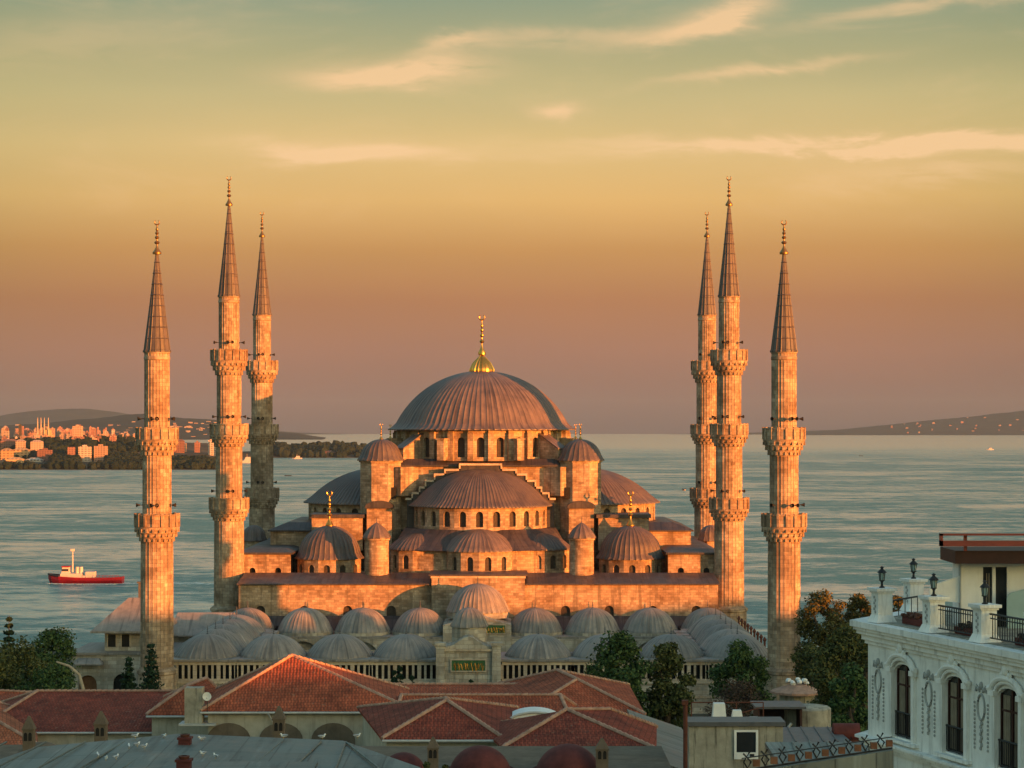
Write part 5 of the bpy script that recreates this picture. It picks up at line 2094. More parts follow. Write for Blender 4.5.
def post(x, y):
    b = MB()
    b.prism([(-0.34, -0.34), (0.34, -0.34), (0.34, 0.34), (-0.34, 0.34)], 0.0, 0.22, taper=[(-0.25, -0.25), (0.25, -0.25), (0.25, 0.25), (-0.25, 0.25)])
    b.box(-0.24, 0.24, -0.24, 0.24, 0.221, 0.9)
    b.box(-0.28, 0.28, -0.28, 0.28, 0.901, 0.96)
    b.box(-0.34, 0.34, -0.34, 0.34, 0.961, 1.05)
    o = b.build('terrace_post', 'hotel', HT, (x, y, zc1 + 0.02))
    b = MB()
    for k in range(6):
        b.blob(((-1) ** k * 0.04, -0.245, 0.32 + 0.09 * k), (0.06, 0.02, 0.05), 6, 4)
    for k in range(6):
        b.blob((-0.245, (-1) ** k * 0.04, 0.32 + 0.09 * k), (0.02, 0.06, 0.05), 6, 4)
    b.build('relief', 'ornament', o)


LAB = ['black lantern on the corner post of the hotel terrace, farthest left', 'black lantern on the rear terrace post, behind and between the first and third', 'black lantern on the post where the iron railing begins', 'black lantern on the terrace post in front of the sliding door']
posts = [(0.75, 0.1), (-2.6, 2.9), (4.1, 0.1), (7.1, 0.1), (10.1, 0.1), (13.1, 0.1)]
rot = HT.rotation_euler.z
lan = None


def hotel_pt(x, y, z):
    return (P0.x + U.x * x - Nn.x * y, P0.y + U.y * x - Nn.y * y, GZ + z)


for i, (x, y) in enumerate(posts):
    post(x, y)
    loc = hotel_pt(x, y, zc1 + 1.07)
    if i >= 4:
        continue
    if lan is None:
        lan = thing('terrace_lantern', LAB[0], 'lantern', loc, rot, 'lanterns on the hotel terrace posts')
        lan.scale = (0.8, 0.8, 0.8)
        b = MB()
        b.lathe([(0.11, 0), (0.11, 0.03), (0.05, 0.08), (0.04, 0.2), (0.075, 0.26), (0.12, 0.28), (0.12, 0.30)], n=10, capb=True)
        b.build('foot', 'dark', lan)
        b = MB()
        for k in range(6):
            a = 2 * PI * k / 6
            b.tube([(0.085 * math.cos(a), 0.085 * math.sin(a), 0.29), (0.12 * math.cos(a), 0.12 * math.sin(a), 0.58)], 0.014, 5)
        b.build('cage', 'dark', lan)
        b = MB()
        b.lathe([(0.075, 0.30), (0.105, 0.57)], n=6)
        b.build('glass', 'teal', lan)
        b = MB()
        b.lathe([(0.06, 0.575), (0.19, 0.58), (0.15, 0.64), (0.06, 0.72), (0.05, 0.76), (0.09, 0.79), (0.0, 0.84)], n=10)
        b.build('lid', 'dark', lan)
    else:
        l2 = copy_tree(lan)
        l2.location = loc
        l2['label'] = LAB[i]


def iron_rail(xa, xb, y, rz=0):
    b = MB()
    z0_ = zc1 + 0.1
    b.tube([(xa, y, z0_ + 0.72), (xb, y, z0_ + 0.72)], 0.03, 6)
    b.tube([(xa, y, z0_ + 0.6), (xb, y, z0_ + 0.6)], 0.018, 6)
    b.tube([(xa, y, z0_ + 0.06), (xb, y, z0_ + 0.06)], 0.022, 6)
    n_ = int((xb - xa) / 0.13)
    for k in range(1, n_):
        x = xa + (xb - xa) * k / n_
        b.tube([(x, y, z0_ + 0.05), (x, y, z0_ + 0.72)], 0.015, 5)
    b.build('terrace_railing', 'dark', HT)


iron_rail(4.4, 6.8, 0.1)
iron_rail(7.4, 9.8, 0.1)
iron_rail(10.4, 12.8, 0.1)
b = MB()
za = zc1 + 0.1
for k in range(7):
    f = k / 6
    b.tube([(-1.6 + 1.9 * f, 2.75 - 2.3 * f, za), (-1.6 + 1.9 * f, 2.75 - 2.3 * f, za + 0.5)], 0.015, 5)
b.tube([(-1.6, 2.75, za + 0.5), (0.3, 0.45, za + 0.5)], 0.03, 6)
b.build('terrace_railing', 'dark', HT)
# planters
for i, (x, lab) in enumerate(((2.3, 'row of low red flowers on the terrace edge between the corner lanterns'), (5.6, 'dark planter box behind the first iron railing'), (9.0, 'dark planter box behind the second iron railing'))):
    t = thing('planter', lab, 'planter', hotel_pt(x, 0.6, zc1 + 0.04), rot, 'planters on the hotel terrace')
    b = MB()
    b.box(-0.8, 0.8, -0.2, 0.2, 0, 0.2)
    b.build('box', 'maroon', t)
    b = MB()
    for k in range(26):
        b.blob((rnd.uniform(-0.75, 0.75), rnd.uniform(-0.18, 0.18), rnd.uniform(0.2, 0.3)), (0.09, 0.09, 0.07), 6, 4, 0.25, rnd)
    b.build('planting', 'flower' if i == 0 else 'dark', t)

# roof pavilion on the terrace
TZ = GZ + zc1 + 0.03
t = thing('roof_pavilion', 'white terrace pavilion with brown fascia and red awning frame on the hotel', 'pavilion', (13.45, 63.6, TZ))
kx = 63.6 / F
zz = lambda py: W(0, py, 63.6)[2] - TZ
X = lambda px: W(px, 0, 63.6)[0] - 13.45
zt_ = zz(562)
b = MB()
dx0, dx1 = X(981), X(1009)
b.box(X(961), dx0, 0, 0.2, 0, zt_)
b.box(dx1, dx1 + 5.5, 0, 0.2, 0, zt_)
b.box(dx0, dx1, 0, 0.2, zz(567), zt_)
b.box(X(961), X(961) + 0.2, 0.2, 1.2, 0, zt_)
wl = b.build('wall', 'white', t)
b = MB()
b.box(dx0 + 0.003, dx1 - 0.003, 0.06, 0.12, 0, zz(567) - 0.003)
dr = b.build('sliding_door', 'glass', t)
b = MB()
for x0_, x1_ in ((dx0 + 0.003, dx0 + 0.06), (X(994) - 0.05, X(994) + 0.05), (dx1 - 0.06, dx1 - 0.003)):
    b.box(x0_, x1_, 0.0, 0.055, 0, zz(567) - 0.004)
b.build('frame', 'white', dr)
b = MB()
b.tube([(dx0 + 0.18, 0.045, 0), (dx0 + 0.18, 0.045, 1.6)], 0.015, 5)
b.tube([(dx0 + 0.25, 0.045, 0), (dx0 + 0.25, 0.045, 1.6)], 0.015, 5)
b.build('curtain', 'curtain', dr)
b = MB()
b.box(X(949), X(949) + 8.0, -0.9, 1.3, zz(562) + 0.003, zz(549))
b.build('fascia_roof', 'brown', t)
b = MB()
b.box(X(961) - 0.03, X(961) - 0.003, -0.05, 0.2, 0, zt_)
b.build('corner_trim', 'ornament', t)
b = MB()
b.box(X(932), X(932) + 8.5, -1.3, -1.05, zz(544), zz(538.5))
b.box(X(932), X(932) + 8.5, -1.3, -1.05, zz(533.5), zz(531.5))
b.box(X(932), X(932) + 0.07, -1.3, -1.051, zz(544) + 0.002, zz(531.5) - 0.002)
b.box(X(957), X(957) + 0.09, -1.0, -0.9, zz(549), zz(533))
b.build('awning_frame', 'redmetal', t)
b = MB()
yy = -0.25
poly = [(X(930), zz(600)), (X(960.5), zz(603)), (X(960.5), zz(576)), (X(933), zz(585)), (X(930), zz(588))]
b.solid_xz([(x, max(0.0, z)) for x, z in poly], yy + 0.3, yy + 0.36)
b.build('side_screen', 'white', t)
b = MB()
poly = [(X(1003), 0.0), (X(1003) + 3, 0.0), (X(1003) + 3, zz(580)), (X(1020), zz(588)), (X(1006), zz(592)), (X(1003), zz(596))]
b.solid_xz(poly, -0.5, -0.46)
b.build('glass_screen', 'teal', t)

# ------------------------------------------------------------------ trees and shrubs


def leafy(b, clumps, n, size, rg, flat=0.0, hang=0.0):
    vol = [c[3] * c[4] * c[5] for c in clumps]
    tot = sum(v ** 0.8 for v in vol)
    for c, v in zip(clumps, vol):
        k = max(6, int(n * v ** 0.8 / tot))
        for _ in range(k):
            while True:
                x, y, z = rg.uniform(-1, 1), rg.uniform(-1, 1), rg.uniform(-1, 1)
                q = x * x + y * y + z * z
                if 0.12 < q < 1.0 and rg.random() < 0.25 + 0.75 * q:
                    break
            f = 1 + rg.gauss(0, 0.17)
            p = Vector((c[0] + x * c[3] * f, c[1] + y * c[4] * f, c[2] + z * c[5] * f))
            nrm = Vector((x + rg.gauss(0, 0.7), y + rg.gauss(0, 0.7), z + 0.35 + rg.gauss(0, 0.7))).normalized()
            a = nrm.cross(Vector((rg.gauss(0, 1), rg.gauss(0, 1), rg.gauss(0, 1)))).normalized()
            bb = nrm.cross(a)
            s = size * rg.uniform(0.6, 1.3)
            a *= s
            bb *= s * 0.55
            b.face([p - a, p - a * 0.2 - bb, p + a * 0.7 - bb * 0.6, p + a, p + a * 0.6 + bb * 0.7, p - a * 0.3 + bb])


def tree(name, label, x, y, z0, h, rw, kind='green', n=3500, size=0.2, bark='bark', cat='tree', group=None, seed=1, lean=0.0, crown_lo=0.25, limbs=6, lobes=16):
    rg = random.Random(seed)
    root = thing(name, label, cat, (x, y, z0), 0, group)
    b = MB()
    top = Vector((lean * h, 0, h * 0.72))
    mid = Vector((lean * h * 0.35 + rg.uniform(-0.2, 0.2), rg.uniform(-0.2, 0.2), h * 0.36))
    tr = 0.035 * h + 0.05
    b.tube([(0, 0, -0.6), tuple(mid), tuple(top)], [tr, tr * 0.7, tr * 0.25], 8)
    clumps = []
    for i in range(lobes):
        f = i / max(1, lobes - 1)
        zz_ = h * (crown_lo + (0.93 - crown_lo) * f)
        prof = math.sin(PI * (0.24 + 0.66 * f)) ** 0.6
        a = i * 2.4 + rg.uniform(-0.4, 0.4)
        rr = max(0.0, rw * prof * math.sqrt(rg.uniform(0.04, 1.0)) * 0.85) * (0.5 if f > 0.92 else 1)
        c = Vector((lean * zz_ + rr * math.cos(a), rr * math.sin(a), zz_))
        s = rw * rg.uniform(0.24, 0.44) * (0.75 + 0.25 * prof)
        clumps.append((c.x, c.y, c.z, s, s, s * rg.uniform(0.65, 1.0)))
        if i % max(1, lobes // limbs) == 0:
            st = mid + (top - mid) * min(0.9, max(0.0, f - 0.15))
            b.tube([tuple(st), tuple((st + c) / 2 + Vector((0, 0, 0.15))), tuple(c)], [tr * 0.38, tr * 0.24, tr * 0.08], 6)
    b.build('trunk', bark, root)
    b = MB()
    leafy(b, clumps, int(n * 1.5), size * 0.8, rg)
    b.build('crown', LEAF[kind], root, smooth=False)
    return root


def conifer(label, x, y, z0, h, rw, n=2600, seed=1, kind='pine', cat='conifer', group=None, size=0.22, tiers=9, slim=False):
    rg = random.Random(seed)
    root = thing('conifer_tree', label, cat, (x, y, z0), 0, group)
    b = MB()
    b.tube([(0, 0, -0.5), (0, 0, h * 0.97)], [0.02 * h + 0.05, 0.02], 7)
    cl = []
    for i in range(tiers):
        f = i / (tiers - 1)
        zz_ = h * (0.14 + 0.8 * f)
        rr = rw * (1 - f) ** 0.85 + 0.08
        nb = max(3, int(8 * (1 - f) + 4)) if not slim else 3
        for k in range(nb):
            a = 2 * PI * (k + rg.random() * 0.6) / nb + i
            L_ = rr * rg.uniform(0.65, 1.1)
            tip = Vector((L_ * math.cos(a), L_ * math.sin(a), zz_ - 0.16 * L_ * rg.uniform(0.4, 1.4)))
            b.tube([(0, 0, zz_), tuple(tip)], [0.05, 0.02], 5)
            for j in range(3):
                q = Vector((0, 0, zz_)).lerp(tip, 0.35 + 0.3 * j)
                s = 0.15 * rw + 0.24 * L_ * (1 - j * 0.2)
                cl.append((q.x, q.y, q.z, s, s, s * (0.62 if not slim else 1.3)))
    b.build('trunk', 'bark', root)
    b = MB()
    leafy(b, cl, n, size, rg)
    b.build('crown', LEAF[kind], root, smooth=False)
    return root


def shrub(label, x, y, z0, h, rw, kind='olive', n=900, size=0.16, seed=1, cat='shrub', lobes=8, name='shrub'):
    rg = random.Random(seed)
    root = thing(name, label, cat, (x, y, z0))
    cl = []
    b = MB()
    for i in range(lobes):
        a = i * 2.4
        rr = rw * rg.uniform(0.2, 0.75)
        zz_ = h * rg.uniform(0.3, 0.85) * (1 - 0.35 * rr / rw)
        s = rw * rg.uniform(0.25, 0.42)
        cl.append((rr * math.cos(a), rr * math.sin(a), zz_, s, s, min(s, h * 0.3)))
        b.tube([(0, 0, -0.3), (rr * math.cos(a), rr * math.sin(a), zz_)], [0.05, 0.02], 5)
    b.build('stem', 'bark', root)
    b = MB()
    leafy(b, cl, n, size, rg)
    b.build('crown', LEAF[kind], root, smooth=False)
    return root


def at_top(px, py, d):
    x, y, z = W(px, py, d)
    return x, y, z


TG = 'trees around the mosque'


def put_tree(label, px, ptop, d, pw, kind, seed, zb=GZ, **kw):
    x, y, z = W(px, ptop, d)
    tree('leafy_tree', label, x, y, zb, z - zb, pw * d / F / 2 * 1.32, kind, seed=seed, group=TG, **kw)


put_tree('large green tree left of its twin, covering the courtyard wall right of the gate', 622, 627, 190, 60, 'green', 3, n=9000, lobes=34, crown_lo=0.22, size=0.21)
put_tree('large olive green tree right of its twin, in front of the courtyard wall', 668, 637, 192, 48, 'olive', 4, n=8000, lobes=30, crown_lo=0.2, size=0.21)
put_tree('compact dark green tree in front of the right end of the courtyard', 744, 643, 214, 44, 'green', 5, n=5000, lobes=18, crown_lo=0.5, size=0.2)
put_tree('bare brown brushy tree below the compact dark green tree', 742, 678, 206, 58, 'brush', 6, n=5000, lobes=18, crown_lo=0.3, size=0.14)
put_tree('brownish tree just right of the front right minaret, tallest there', 824, 588, 232, 46, 'autumn', 7, n=6500, lobes=24, crown_lo=0.35)
put_tree('brownish tree behind and right of the tallest one beyond the minaret', 858, 590, 240, 34, 'autumn', 8, n=5000, lobes=20, crown_lo=0.4)
put_tree('broad olive tree with a pale leaning limb, left of the hotel', 838, 622, 190, 62, 'olive', 9, n=9000, lobes=32, crown_lo=0.28, bark='palebark', lean=0.04)
put_tree('olive tree crowding the right side of the front right minaret foot', 812, 642, 218, 40, 'olive', 17, n=5000, lobes=20, crown_lo=0.15)
put_tree('olive tree pressed against the left wall of the hotel, below its cornice', 866, 632, 180, 40, 'olive', 18, n=5500, lobes=22, crown_lo=0.2)
put_tree('wide dark green tree low at the left edge beside the bent dead trunk', 30, 650, 214, 84, 'green', 19, n=8000, lobes=30, crown_lo=0.1)
put_tree('dark tree low between the olive tree and the hotel wall', 852, 660, 172, 52, 'green', 10, n=6000, lobes=20, crown_lo=0.2)
put_tree('brownish tree seen between the first two terrace lanterns', 899, 590, 236, 32, 'autumn', 11, n=5000, lobes=18, crown_lo=0.4)
put_tree('brownish tree left of the corner terrace post of the hotel', 872, 600, 228, 30, 'autumn', 12, n=4500, lobes=16, crown_lo=0.3)
put_tree('broad olive brown tree at the left edge above the red roofs', 18, 640, 208, 78, 'olive', 13, n=9000, lobes=32, crown_lo=0.15)
put_tree('spiky dark green tree behind the olive brown tree at left', 52, 625, 224, 50, 'green', 14, n=6500, lobes=24, crown_lo=0.3)
put_tree('low bright green tree above the orange tiled slope', 52, 664, 200, 62, 'green', 15, n=6000, lobes=22, crown_lo=0.1)
put_tree('rounded tree at the left picture edge, lowest above the red roofs', -8, 655, 200, 60, 'olive', 16, n=5000, lobes=20, crown_lo=0.1)
# pale bent branch at the left
x, y, z = W(78, 690, 196)
t = thing('bare_branch', 'pale bent dead trunk arching at the right side of the left trees', 'dead tree', (x, y, GZ))
b = MB()
zb = z - GZ
b.tube([(0.6, 0, -0.5), (0.5, 0, zb), (0.1, 0, zb + 1.4), (-0.8, 0, zb + 2.2), (-2.0, 0, zb + 2.6)], [0.2, 0.18, 0.16, 0.13, 0.08], 8)
b.build('trunk', 'palebark', t)
for lab, px, ptop, d, pw, sd_ in (('dark conifer in front of the left minaret foot, the taller of the pair', 151, 638, 206, 42, 21), ('dark conifer left of the taller one at the minaret foot', 129, 652, 204, 40, 22)):
    x, y, z = W(px, ptop, d)
    conifer(lab, x, y, GZ, z - GZ, pw * d / F / 2, 8000, sd_, tiers=21, size=0.17)
x, y, z = W(9, 612, 236)
conifer('small pine top rising at the left edge against the water', x, y, GZ, z - GZ, 1.7, 3000, 23, tiers=15)
for lab, px, ptop, d, pw, sd_ in (('slim dark conifer in front of the courtyard wall, left of its neighbour', 394, 668, 226, 19, 24), ('slim dark conifer in front of the courtyard wall, tallest of the small ones', 400, 664, 226, 19, 25), ('slim dark conifer in front of the courtyard wall, right of the tallest', 412, 674, 226, 19, 26),
                                  ('single small dark cypress at the foot of the courtyard gate', 471, 678, 222, 13, 27)):
    x, y, z = W(px, ptop, d)
    conifer(lab, x, y, GZ, z - GZ, pw * d / F / 2, 2600, sd_, tiers=9, slim=True, size=0.2)


def put_shrub(label, px, ptop, d, pw, ph, kind, seed, zb=None, **kw):
    x, y, z = W(px, ptop, d)
    h = ph * d / F
    if zb is not None:
        h = z - zb
    shrub(label, x, y, z - h, h, pw * d / F / 2, kind, seed=seed, **kw)


put_shrub('rounded olive shrub beside the gate, in front of the courtyard wall', 510, 676, 224, 40, 0, 'olive', 31, GZ, n=2600, lobes=14)
put_shrub('pale green bush rising right of the olive shrub before the courtyard wall', 538, 657, 224, 34, 0, 'olive', 32, GZ, n=2600, lobes=14)
put_shrub('small dark bush at the left foot of the big green trees', 604, 690, 184, 30, 0, 'olive', 33, GZ, n=2400, lobes=12)
put_shrub('leafy bush poking up at the bottom right of the maroon domes', 634, 745, 104, 30, 0, 'green', 34, GZ + 8, n=1700, lobes=12, size=0.12)
put_shrub('green plant growing below the cream wall of the largest red roof', 326, 724, 140, 22, 0, 'green', 35, GZ + 8, n=1500, lobes=10, size=0.12)
put_shrub('dark shrub standing left of the small stone chimney by the maroon domes', 424, 738, 110, 14, 0, 'olive', 36, GZ + 12, n=900, lobes=8, size=0.1)
put_shrub('dark shrub standing right of the small stone chimney by the maroon domes', 443, 737, 110, 12, 0, 'olive', 37, GZ + 12, n=900, lobes=8, size=0.1)
put_shrub('low shrub by the bottom edge, left of the wooden post', 668, 757, 100, 22, 0, 'green', 38, GZ + 10, n=900, lobes=8, size=0.1)
put_shrub('row of dark creepers on the courtyard wall behind the satellite dish', 208, 682, 236, 52, 8, 'olive', 39, GZ, n=1800, lobes=14)
put_shrub('bushes around the foot of the front right minaret', 770, 690, 226, 44, 0, 'olive', 40, GZ, n=2400, lobes=12)
put_shrub('tangled brush to the right of the round kiosk', 830, 690, 196, 44, 0, 'brush', 41, GZ, n=2600, lobes=12)

# ------------------------------------------------------------------ boats
x, y, z = W(86, 583, 826)
t = thing('tugboat', 'red hulled tugboat with white cabin and tall mast crossing the water', 'tugboat', (x, 826, SEA), 0)
k_ = 826 / F
# hull: bow at the left, long low red stern
b = MB()
st = [(-14.6, 0.3, 3.6), (-13.2, 1.6, 3.3), (-10.0, 3.2, 2.9), (-4.0, 3.9, 2.5), (4.0, 3.9, 2.3), (11.0, 3.7, 2.5), (14.4, 3.0, 2.7)]
sec = []
for xx, hw_, zz_ in st:
    sec.append([(xx + (0.9 if xx < -12 else 0), -hw_ * 0.55, -0.6), (xx, -hw_, zz_ * 0.55), (xx, -hw_ * 1.03, zz_), (xx, hw_ * 1.03, zz_), (xx, hw_, zz_ * 0.55), (xx + (0.9 if xx < -12 else 0), hw_ * 0.55, -0.6)])
for s0, s1 in zip(sec, sec[1:]):
    for i in range(6):
        j = (i + 1) % 6
        b.face([s0[i], s1[i], s1[j], s0[j]][::-1])
b.face(sec[0])
b.face(sec[-1][::-1])
hull = b.build('hull', 'boatred', t, ang=50)
b = MB()
for s0, s1 in zip(sec[:3], sec[1:3]):
    for sgn in (1, -1):
        p0, p1 = s0[2], s1[2]
        b.tube([(p0[0], sgn * p0[1], p0[2] + 0.1), (p1[0], sgn * p1[1], p1[2] + 0.1)], 0.35, 6)
b.build('fender', 'dark', hull)
b = MB()
b.box(-9.5, -1.2, -2.6, 2.6, 2.3, 3.9)
cb = b.build('cabin', 'boatwhite', t)
b = MB()
b.prism([(-9.2, -2.0), (-6.2, -2.2), (-6.2, 2.2), (-9.2, 2.0)], 3.91, 6.4, taper=[(-8.8, -1.7), (-6.4, -1.9), (-6.4, 1.9), (-8.8, 1.7)])
wh = b.build('wheelhouse', 'boatwhite', t, smooth=False)
b = MB()
b.box(-9.0, -6.4, -2.28, -2.0, 4.9, 5.7)
b.build('window', 'glass', wh)
b = MB()
b.box(-9.1, -6.1, -2.2, 2.2, 6.41, 6.8)
b.build('roof', 'boatred', wh)
b = MB()
b.tube([(-5.2, 0, 4.4), (-5.2, 0, 13.2)], [0.32, 0.2], 8)
b.tube([(-5.2, -1.1, 10.6), (-5.2, 1.1, 10.6)], 0.14, 6)
b.box(-5.9, -4.5, -0.5, 0.5, 12.5, 13.4)
b.build('mast', 'boatwhite', t)
for xx in (-3.4, -1.9):
    b = MB()
    b.lathe([(0.75, 0), (0.7, 1.9)], n=14)
    b.lathe([(0.72, 1.9), (0.72, 2.5), (0.3, 2.5)], n=14)
    b.build('funnel', 'boatwhite' if xx < 0 else 'dark', t, (xx, 0, 3.91))
b = MB()
b.box(0.2, 3.6, -2.0, 2.0, 2.4, 4.6)
b.box(-1.0, 0.1, -2.3, -2.2, 2.3, 3.2)
b.build('deckhouse', 'boatwhite', t)
b = MB()
for k in range(8):
    xx = 4.6 + k * 1.25
    b.tube([(xx, -3.4, 2.4), (xx, -3.4, 3.3)], 0.06, 5)
b.tube([(4.6, -3.4, 3.3), (13.4, -3.4, 3.3)], 0.06, 5)
b.build('rail', 'boatred', t)

MAT['foam'] = plain('white_foam', (0.62, 0.64, 0.62), 0.8, 0.3, 0.8)
b = MB()
rw_ = random.Random(5)
for i in range(260):
    f = rw_.random() ** 1.4
    xx = x + 13 + f * 75
    yy = 826 + rw_.gauss(0, 1.2 + 4.0 * f)
    r_ = rw_.uniform(0.3, 1.1) * (1 - 0.6 * f)
    b.blob((xx, yy, SEA + 0.02), (r_ * 1.6, r_, 0.10), 6, 4, 0.3, rw_)
for i in range(120):
    f = rw_.random()
    r_ = rw_.uniform(0.25, 0.8)
    b.blob((x - 15 + f * 28, 826 - 1.0 - 3.6 * min(1, f * 3) - rw_.uniform(0, 1.2), SEA + 0.03), (r_ * 1.6, r_, 0.22), 6, 4, 0.3, rw_)
tag(b.build('wake', 'foam'), 'broken white foam along the tugboat and trailing behind its stern', 'foam', None, 'stuff')


def small_boat(label, px, py, L_, mat='boatwhite', cab=True, grp=None):
    d = (CZ - SEA) * F / (py - HY)
    x, y, z = W(px, py, d)
    t = thing('small_boat', label, 'boat', (x, y, SEA), 0, grp)
    b = MB()
    h = L_ * 0.12
    b.prism([(-L_ / 2, 0), (-L_ * 0.25, -L_ * 0.13), (L_ / 2, -L_ * 0.12), (L_ / 2, L_ * 0.12), (-L_ * 0.25, L_ * 0.13)], -0.3, h)
    b.build('hull', mat, t)
    if cab:
        b = MB()
        b.prism([(-L_ * 0.15, -L_ * 0.09), (L_ * 0.3, -L_ * 0.09), (L_ * 0.3, L_ * 0.09), (-L_ * 0.15, L_ * 0.09)], h, h * 2.6, taper=[(-L_ * 0.05, -L_ * 0.08), (L_ * 0.25, -L_ * 0.08), (L_ * 0.25, L_ * 0.08), (-L_ * 0.05, L_ * 0.08)])
        b.tube([(0, 0, h * 2.5), (0, 0, h * 4)], 0.2, 5)
        b.build('cabin', 'boatwhite', t)


small_boat('small pale boat far out on the open water toward the right', 990, 450, 20)
small_boat('tiny dark boat on the water right of the front right minaret', 861, 456, 9, 'dark', False)
small_boat('white ferry lying before the dark headland trees at left', 247, 463, 34)
small_boat('small white boat near the headland right of the rear left minaret', 297, 459, 20)
small_boat('tiny dark boat right of the wooded headland', 288, 476, 9, 'dark', False)

# bird flying over the strait
x, y, z = W(684, 490, 420)
t = thing('flying_bird', 'dark bird flying low over the water beside the right minarets', 'bird', (x, y, z))
b = MB()
b.blob((0, 0, 0), (0.42, 0.14, 0.14), 10, 6)
b.build('body', 'gullwing', t)
for s_ in (-1, 1):
    b = MB()
    b.tube([(0.0, s_ * 0.1, 0.0), (0.25 * s_, s_ * 0.4, 0.25), (0.55 * s_, s_ * 0.6, 0.1)], [0.1, 0.09, 0.02], 6)
    b.build('wing', 'dark', t)

# ------------------------------------------------------------------ city and woods on the far shore
rc = random.Random(21)
block_cache = {}


def city_block(px, pbase, ptop, pw, d, mat, label, group, name='far_building', roof=None, depth=None, zbase=None):
    x0, _, zb = W(px, pbase, d)
    zt = W(px, ptop, d)[2]
    w_ = pw * d / F
    dp = depth or w_ * 0.8
    lowz = -30.0 if zbase is None else zbase
    b = MB()
    b.box(-w_ / 2, w_ / 2, 0, dp, 0, zt - lowz, bottom=False)
    if roof == 'hip':
        b.prism([(-w_ / 2 - 0.5, -0.5), (w_ / 2 + 0.5, -0.5), (w_ / 2 + 0.5, dp + 0.5), (-w_ / 2 - 0.5, dp + 0.5)], zt - lowz + 0.05, zt - lowz + 3.5, taper=[(-w_ * 0.2, dp * 0.45), (w_ * 0.2, dp * 0.45), (w_ * 0.2, dp * 0.55), (-w_ * 0.2, dp * 0.55)])
    elif roof == 'flat':
        b.box(-w_ * 0.2, w_ * 0.15, dp * 0.3, dp * 0.7, zt - lowz + 0.02, zt - lowz + 2.6)
    o = b.build(name, mat, None, (x0, d, lowz), smooth=False)
    return tag(o, label, 'building', group)


G1 = 'waterfront blocks on the far shore'
for i, (px, pb, pt, pw, m_, lab, rf) in enumerate([
        (84, 464, 446.5, 11.5, 1, 'pale apartment block on the far shore, left of two among dark trees', 'flat'),
        (100, 463, 446, 12, 0, 'sunlit apartment block on the far shore, right of two among dark trees', 'flat'),
        (20, 460, 450, 15, 2, 'yellow sunlit block on the far shore, above the lowest shore houses', 'hip'),
        (44, 463, 450, 14, 3, 'reddish sunlit block with many windows on the far shore, left of the dark trees', 'flat'),
        (6, 462, 450.5, 11, 2, 'orange sunlit block on the far shore at the left picture edge', 'hip'),
        (14, 467, 459.5, 16, 2, 'low yellow building nearest the water at the left edge', 'hip'),
        (33, 466, 460, 16, 1, 'low pale building nearest the water, right of the yellow one', 'hip'),
        (3, 466, 460, 6, 0, 'low reddish building nearest the water, cut by the left edge', 'flat'),
        (71, 464, 447, 7, 3, 'shaded greenish block between the dark far trees and the pale apartment block', None),
        (36, 450, 442, 11, 0, 'salmon coloured block on the far slope behind the waterfront', 'hip'),
        (20, 450, 441.5, 9, 0, 'wide salmon block on the far slope, left of the other salmon one', 'hip'),
        (8, 448, 441, 15, 3, 'long reddish block on the far slope at the left edge', 'hip')]):
    city_block(px, pb, pt, pw, 3250 + 12 * (467 - pb), CITY[m_], lab, G1, 'apartment_block', rf)
# landmark tower and many-spired building
city_block(77, 442, 426, 9, 4100, CITY[0], 'tall reddish tower block rising from the far city', 'landmarks of the far city', 'tower_block', 'flat')
city_block(20, 441, 425, 2.6, 4300, MAT['shore'], 'slim dark tower standing in the far city at left', 'landmarks of the far city', 'dark_tower', 'flat')
d = 4200
x, y, _ = W(46, 0, d)
t = thing('far_mosque', 'sunlit stepped building with four thin spires in the far city', 'mosque', (x, y, SEA))
b = MB()
s_ = d / F
b.box(-5.8 * s_, 5.8 * s_, 0, 20, 0, 60 - (435 - HY) * s_ + 0.0)
b.box(-3.8 * s_, 3.8 * s_, 2, 18, 0, 60 - (430 - HY) * s_)
b.lathe([(2.6 * s_ * math.cos(PI / 2 * i / 8), 60 - (430 - HY) * s_ + 3.4 * s_ * math.sin(PI / 2 * i / 8)) for i in range(9)], n=16, c=(0, 10, 0))
b.build('hall', CITY[2], t, smooth=False)
for xx in (-8.5, -5.2, -1.8, 2.2):
    b = MB()
    zt = 60 - (417.5 - HY) * s_
    b.tube([(xx * s_, 1, 0), (xx * s_, 1, zt * 0.8), (xx * s_, 1, zt)], [1.5, 1.3, 0.5], 8)
    b.build('spire', 'trim', t)

cols = [0, 0, 1, 3, 3, 3]
G2, L2 = 'small buildings of the far city', 'small sunlit house block in the dense far city across the water'
for i in range(135):
    px = rc.uniform(-5, 122) if rc.random() < 0.8 else rc.uniform(120, 160)
    f = rc.random()
    pb = 443 - 14 * f * (1 if px < 115 else 0.5)
    hh_ = rc.uniform(1.8, 5.0) * (1.1 - 0.4 * f)
    city_block(px, pb, pb - hh_, rc.uniform(1.8, 6.0) * (1.1 - 0.4 * f), 3900 + 1100 * f, CITY[rc.choice(cols)], L2, G2, 'far_building', rc.choice(['hip', 'flat', None]))
G4, L4 = 'buildings above the wooded far bank', 'sunlit building above the dark trees of the far bank, between the two left minarets'
for i in range(16):
    px = rc.uniform(150, 232)
    pb = 448
    city_block(px, pb, pb - rc.uniform(3, 8), rc.uniform(4, 9), 3700 + rc.uniform(0, 300), CITY[rc.choice(cols)], L4, G4, 'far_building', rc.choice(['hip', 'flat']))
G3, L3 = 'tiny buildings on the hills beyond the bay', 'tiny pale building on the hazy hillside beyond the bay'
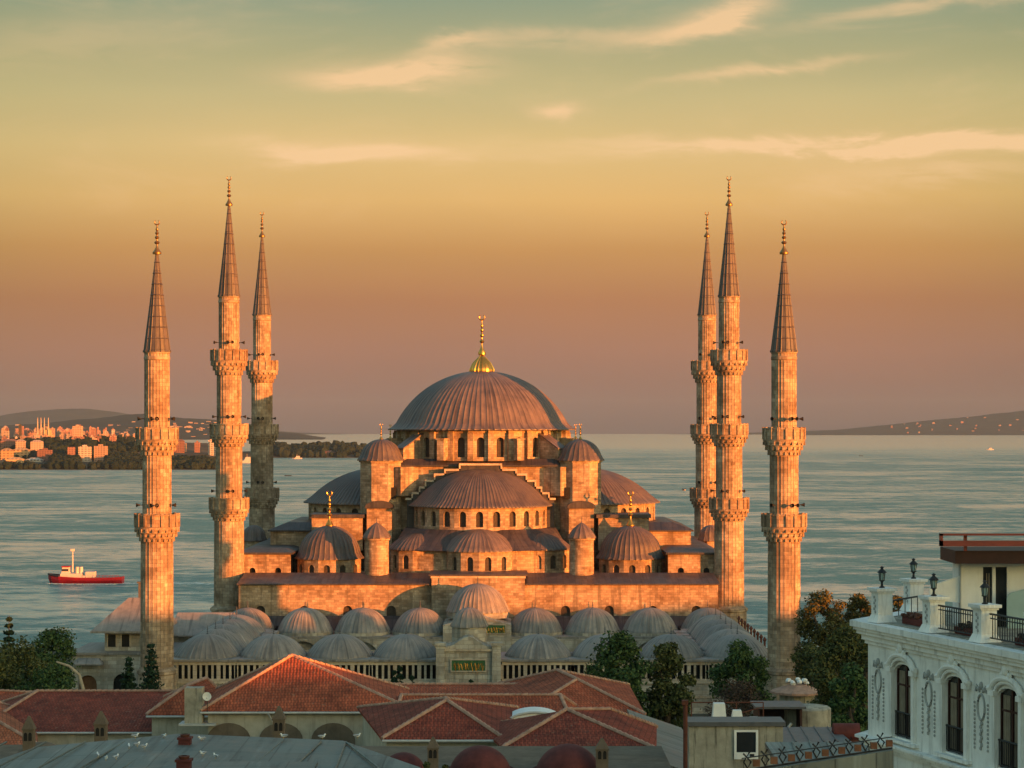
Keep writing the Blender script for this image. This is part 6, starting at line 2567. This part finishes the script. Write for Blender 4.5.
for i in range(115):
    px = rc.choice((rc.gauss(150, 50), rc.uniform(0, 235), rc.gauss(215, 25)))
    prof = max(2.0, sum(h0 * math.exp(-((px - c0) / w0) ** 2) for c0, w0, h0 in ((150, 46, 92), (215, 45, 84), (95, 55, 50), (20, 90, 70))))
    f = rc.random() ** 0.8
    d = 12000 + 1500 * f
    zb = SEA + 6 + prof * f * 0.85
    pb = HY - (zb - CZ) * F / d
    hh_ = rc.uniform(1.4, 3.4)
    city_block(px, pb, pb - hh_, rc.uniform(1.8, 4.6), d - 10, CITY[rc.choice([0, 1, 1, 0])], L3, G3, 'far_building', None, depth=20, zbase=zb - 12)
G5, L5 = 'tiny buildings on the right hand hill', 'tiny pale building on the dark hazy hill at the right'
for i in range(26):
    px = rc.uniform(880, 1024)
    t_ = max(0.0, (px - 800) / 230.0)
    f = rc.random()
    d = 20700 + 1900 * f
    zb = SEA + 10 + 250 * min(1.25, t_) * f * 0.9
    pb = HY - (zb - CZ) * F / d
    city_block(px, pb, pb - rc.uniform(1.0, 2.0), rc.uniform(1.0, 2.6), d - 10, CITY[rc.choice((0, 3))], L5, G5, 'far_building', None, depth=20, zbase=zb - 12)

# woods: one mass of crowns on each bank
b = MB()
for i in range(2900):
    u = rc.random()
    px = rc.choice((rc.uniform(52, 80), rc.uniform(105, 145), rc.uniform(140, 235), rc.uniform(-4, 235)))
    open_ = (px < 50 or 78 < px < 107)
    dd = rc.uniform(3125, 3420) if not open_ else rc.choice((rc.uniform(3118, 3150), rc.uniform(3330, 3420)))
    x = (px - 512) * dd / F
    g = shore1(x, dd)
    if g < SEA + 0.5:
        continue
    r_ = rc.uniform(3.0, 6.5)
    b.blob((x, dd, g + r_ * 0.75), (r_, r_, r_ * rc.uniform(0.8, 1.25)), 7, 5, 0.35, rc)
for i in range(700):
    dd = rc.uniform(3450, 5000)
    px = rc.uniform(-4, 140)
    x = (px - 512) * dd / F
    g = shore1(x, dd)
    if g < SEA + 0.5:
        continue
    r_ = rc.uniform(3.5, 8)
    b.blob((x, dd, g + r_ * 0.75), (r_, r_, r_ * rc.uniform(0.8, 1.25)), 7, 5, 0.35, rc)
tag(b.build('far_wood', 'wood_far', None, ang=20), 'dark mass of trees along the far bank between the city blocks', 'trees', None, 'stuff')
b = MB()
for i in range(800):
    px = rc.uniform(262, 366)
    dd = rc.uniform(4430, 4700)
    x = (px - 512) * dd / F
    g = shore2(x, dd)
    if g < SEA + 0.5:
        continue
    r_ = rc.uniform(4, 9) * (1.25 if rc.random() < 0.25 else 0.85)
    b.blob((x, dd, g + r_ * 0.75), (r_, r_, r_ * rc.uniform(0.8, 1.3)), 7, 5, 0.28, rc)
tag(b.build('headland_wood', 'wood_far', None, ang=20), 'dark row of trees on the low headland beside the main dome', 'trees', None, 'stuff')
city_block(330, 457, 452, 20, 4440, CITY[3], 'long low reddish building among the headland trees', None, 'far_building', 'hip')
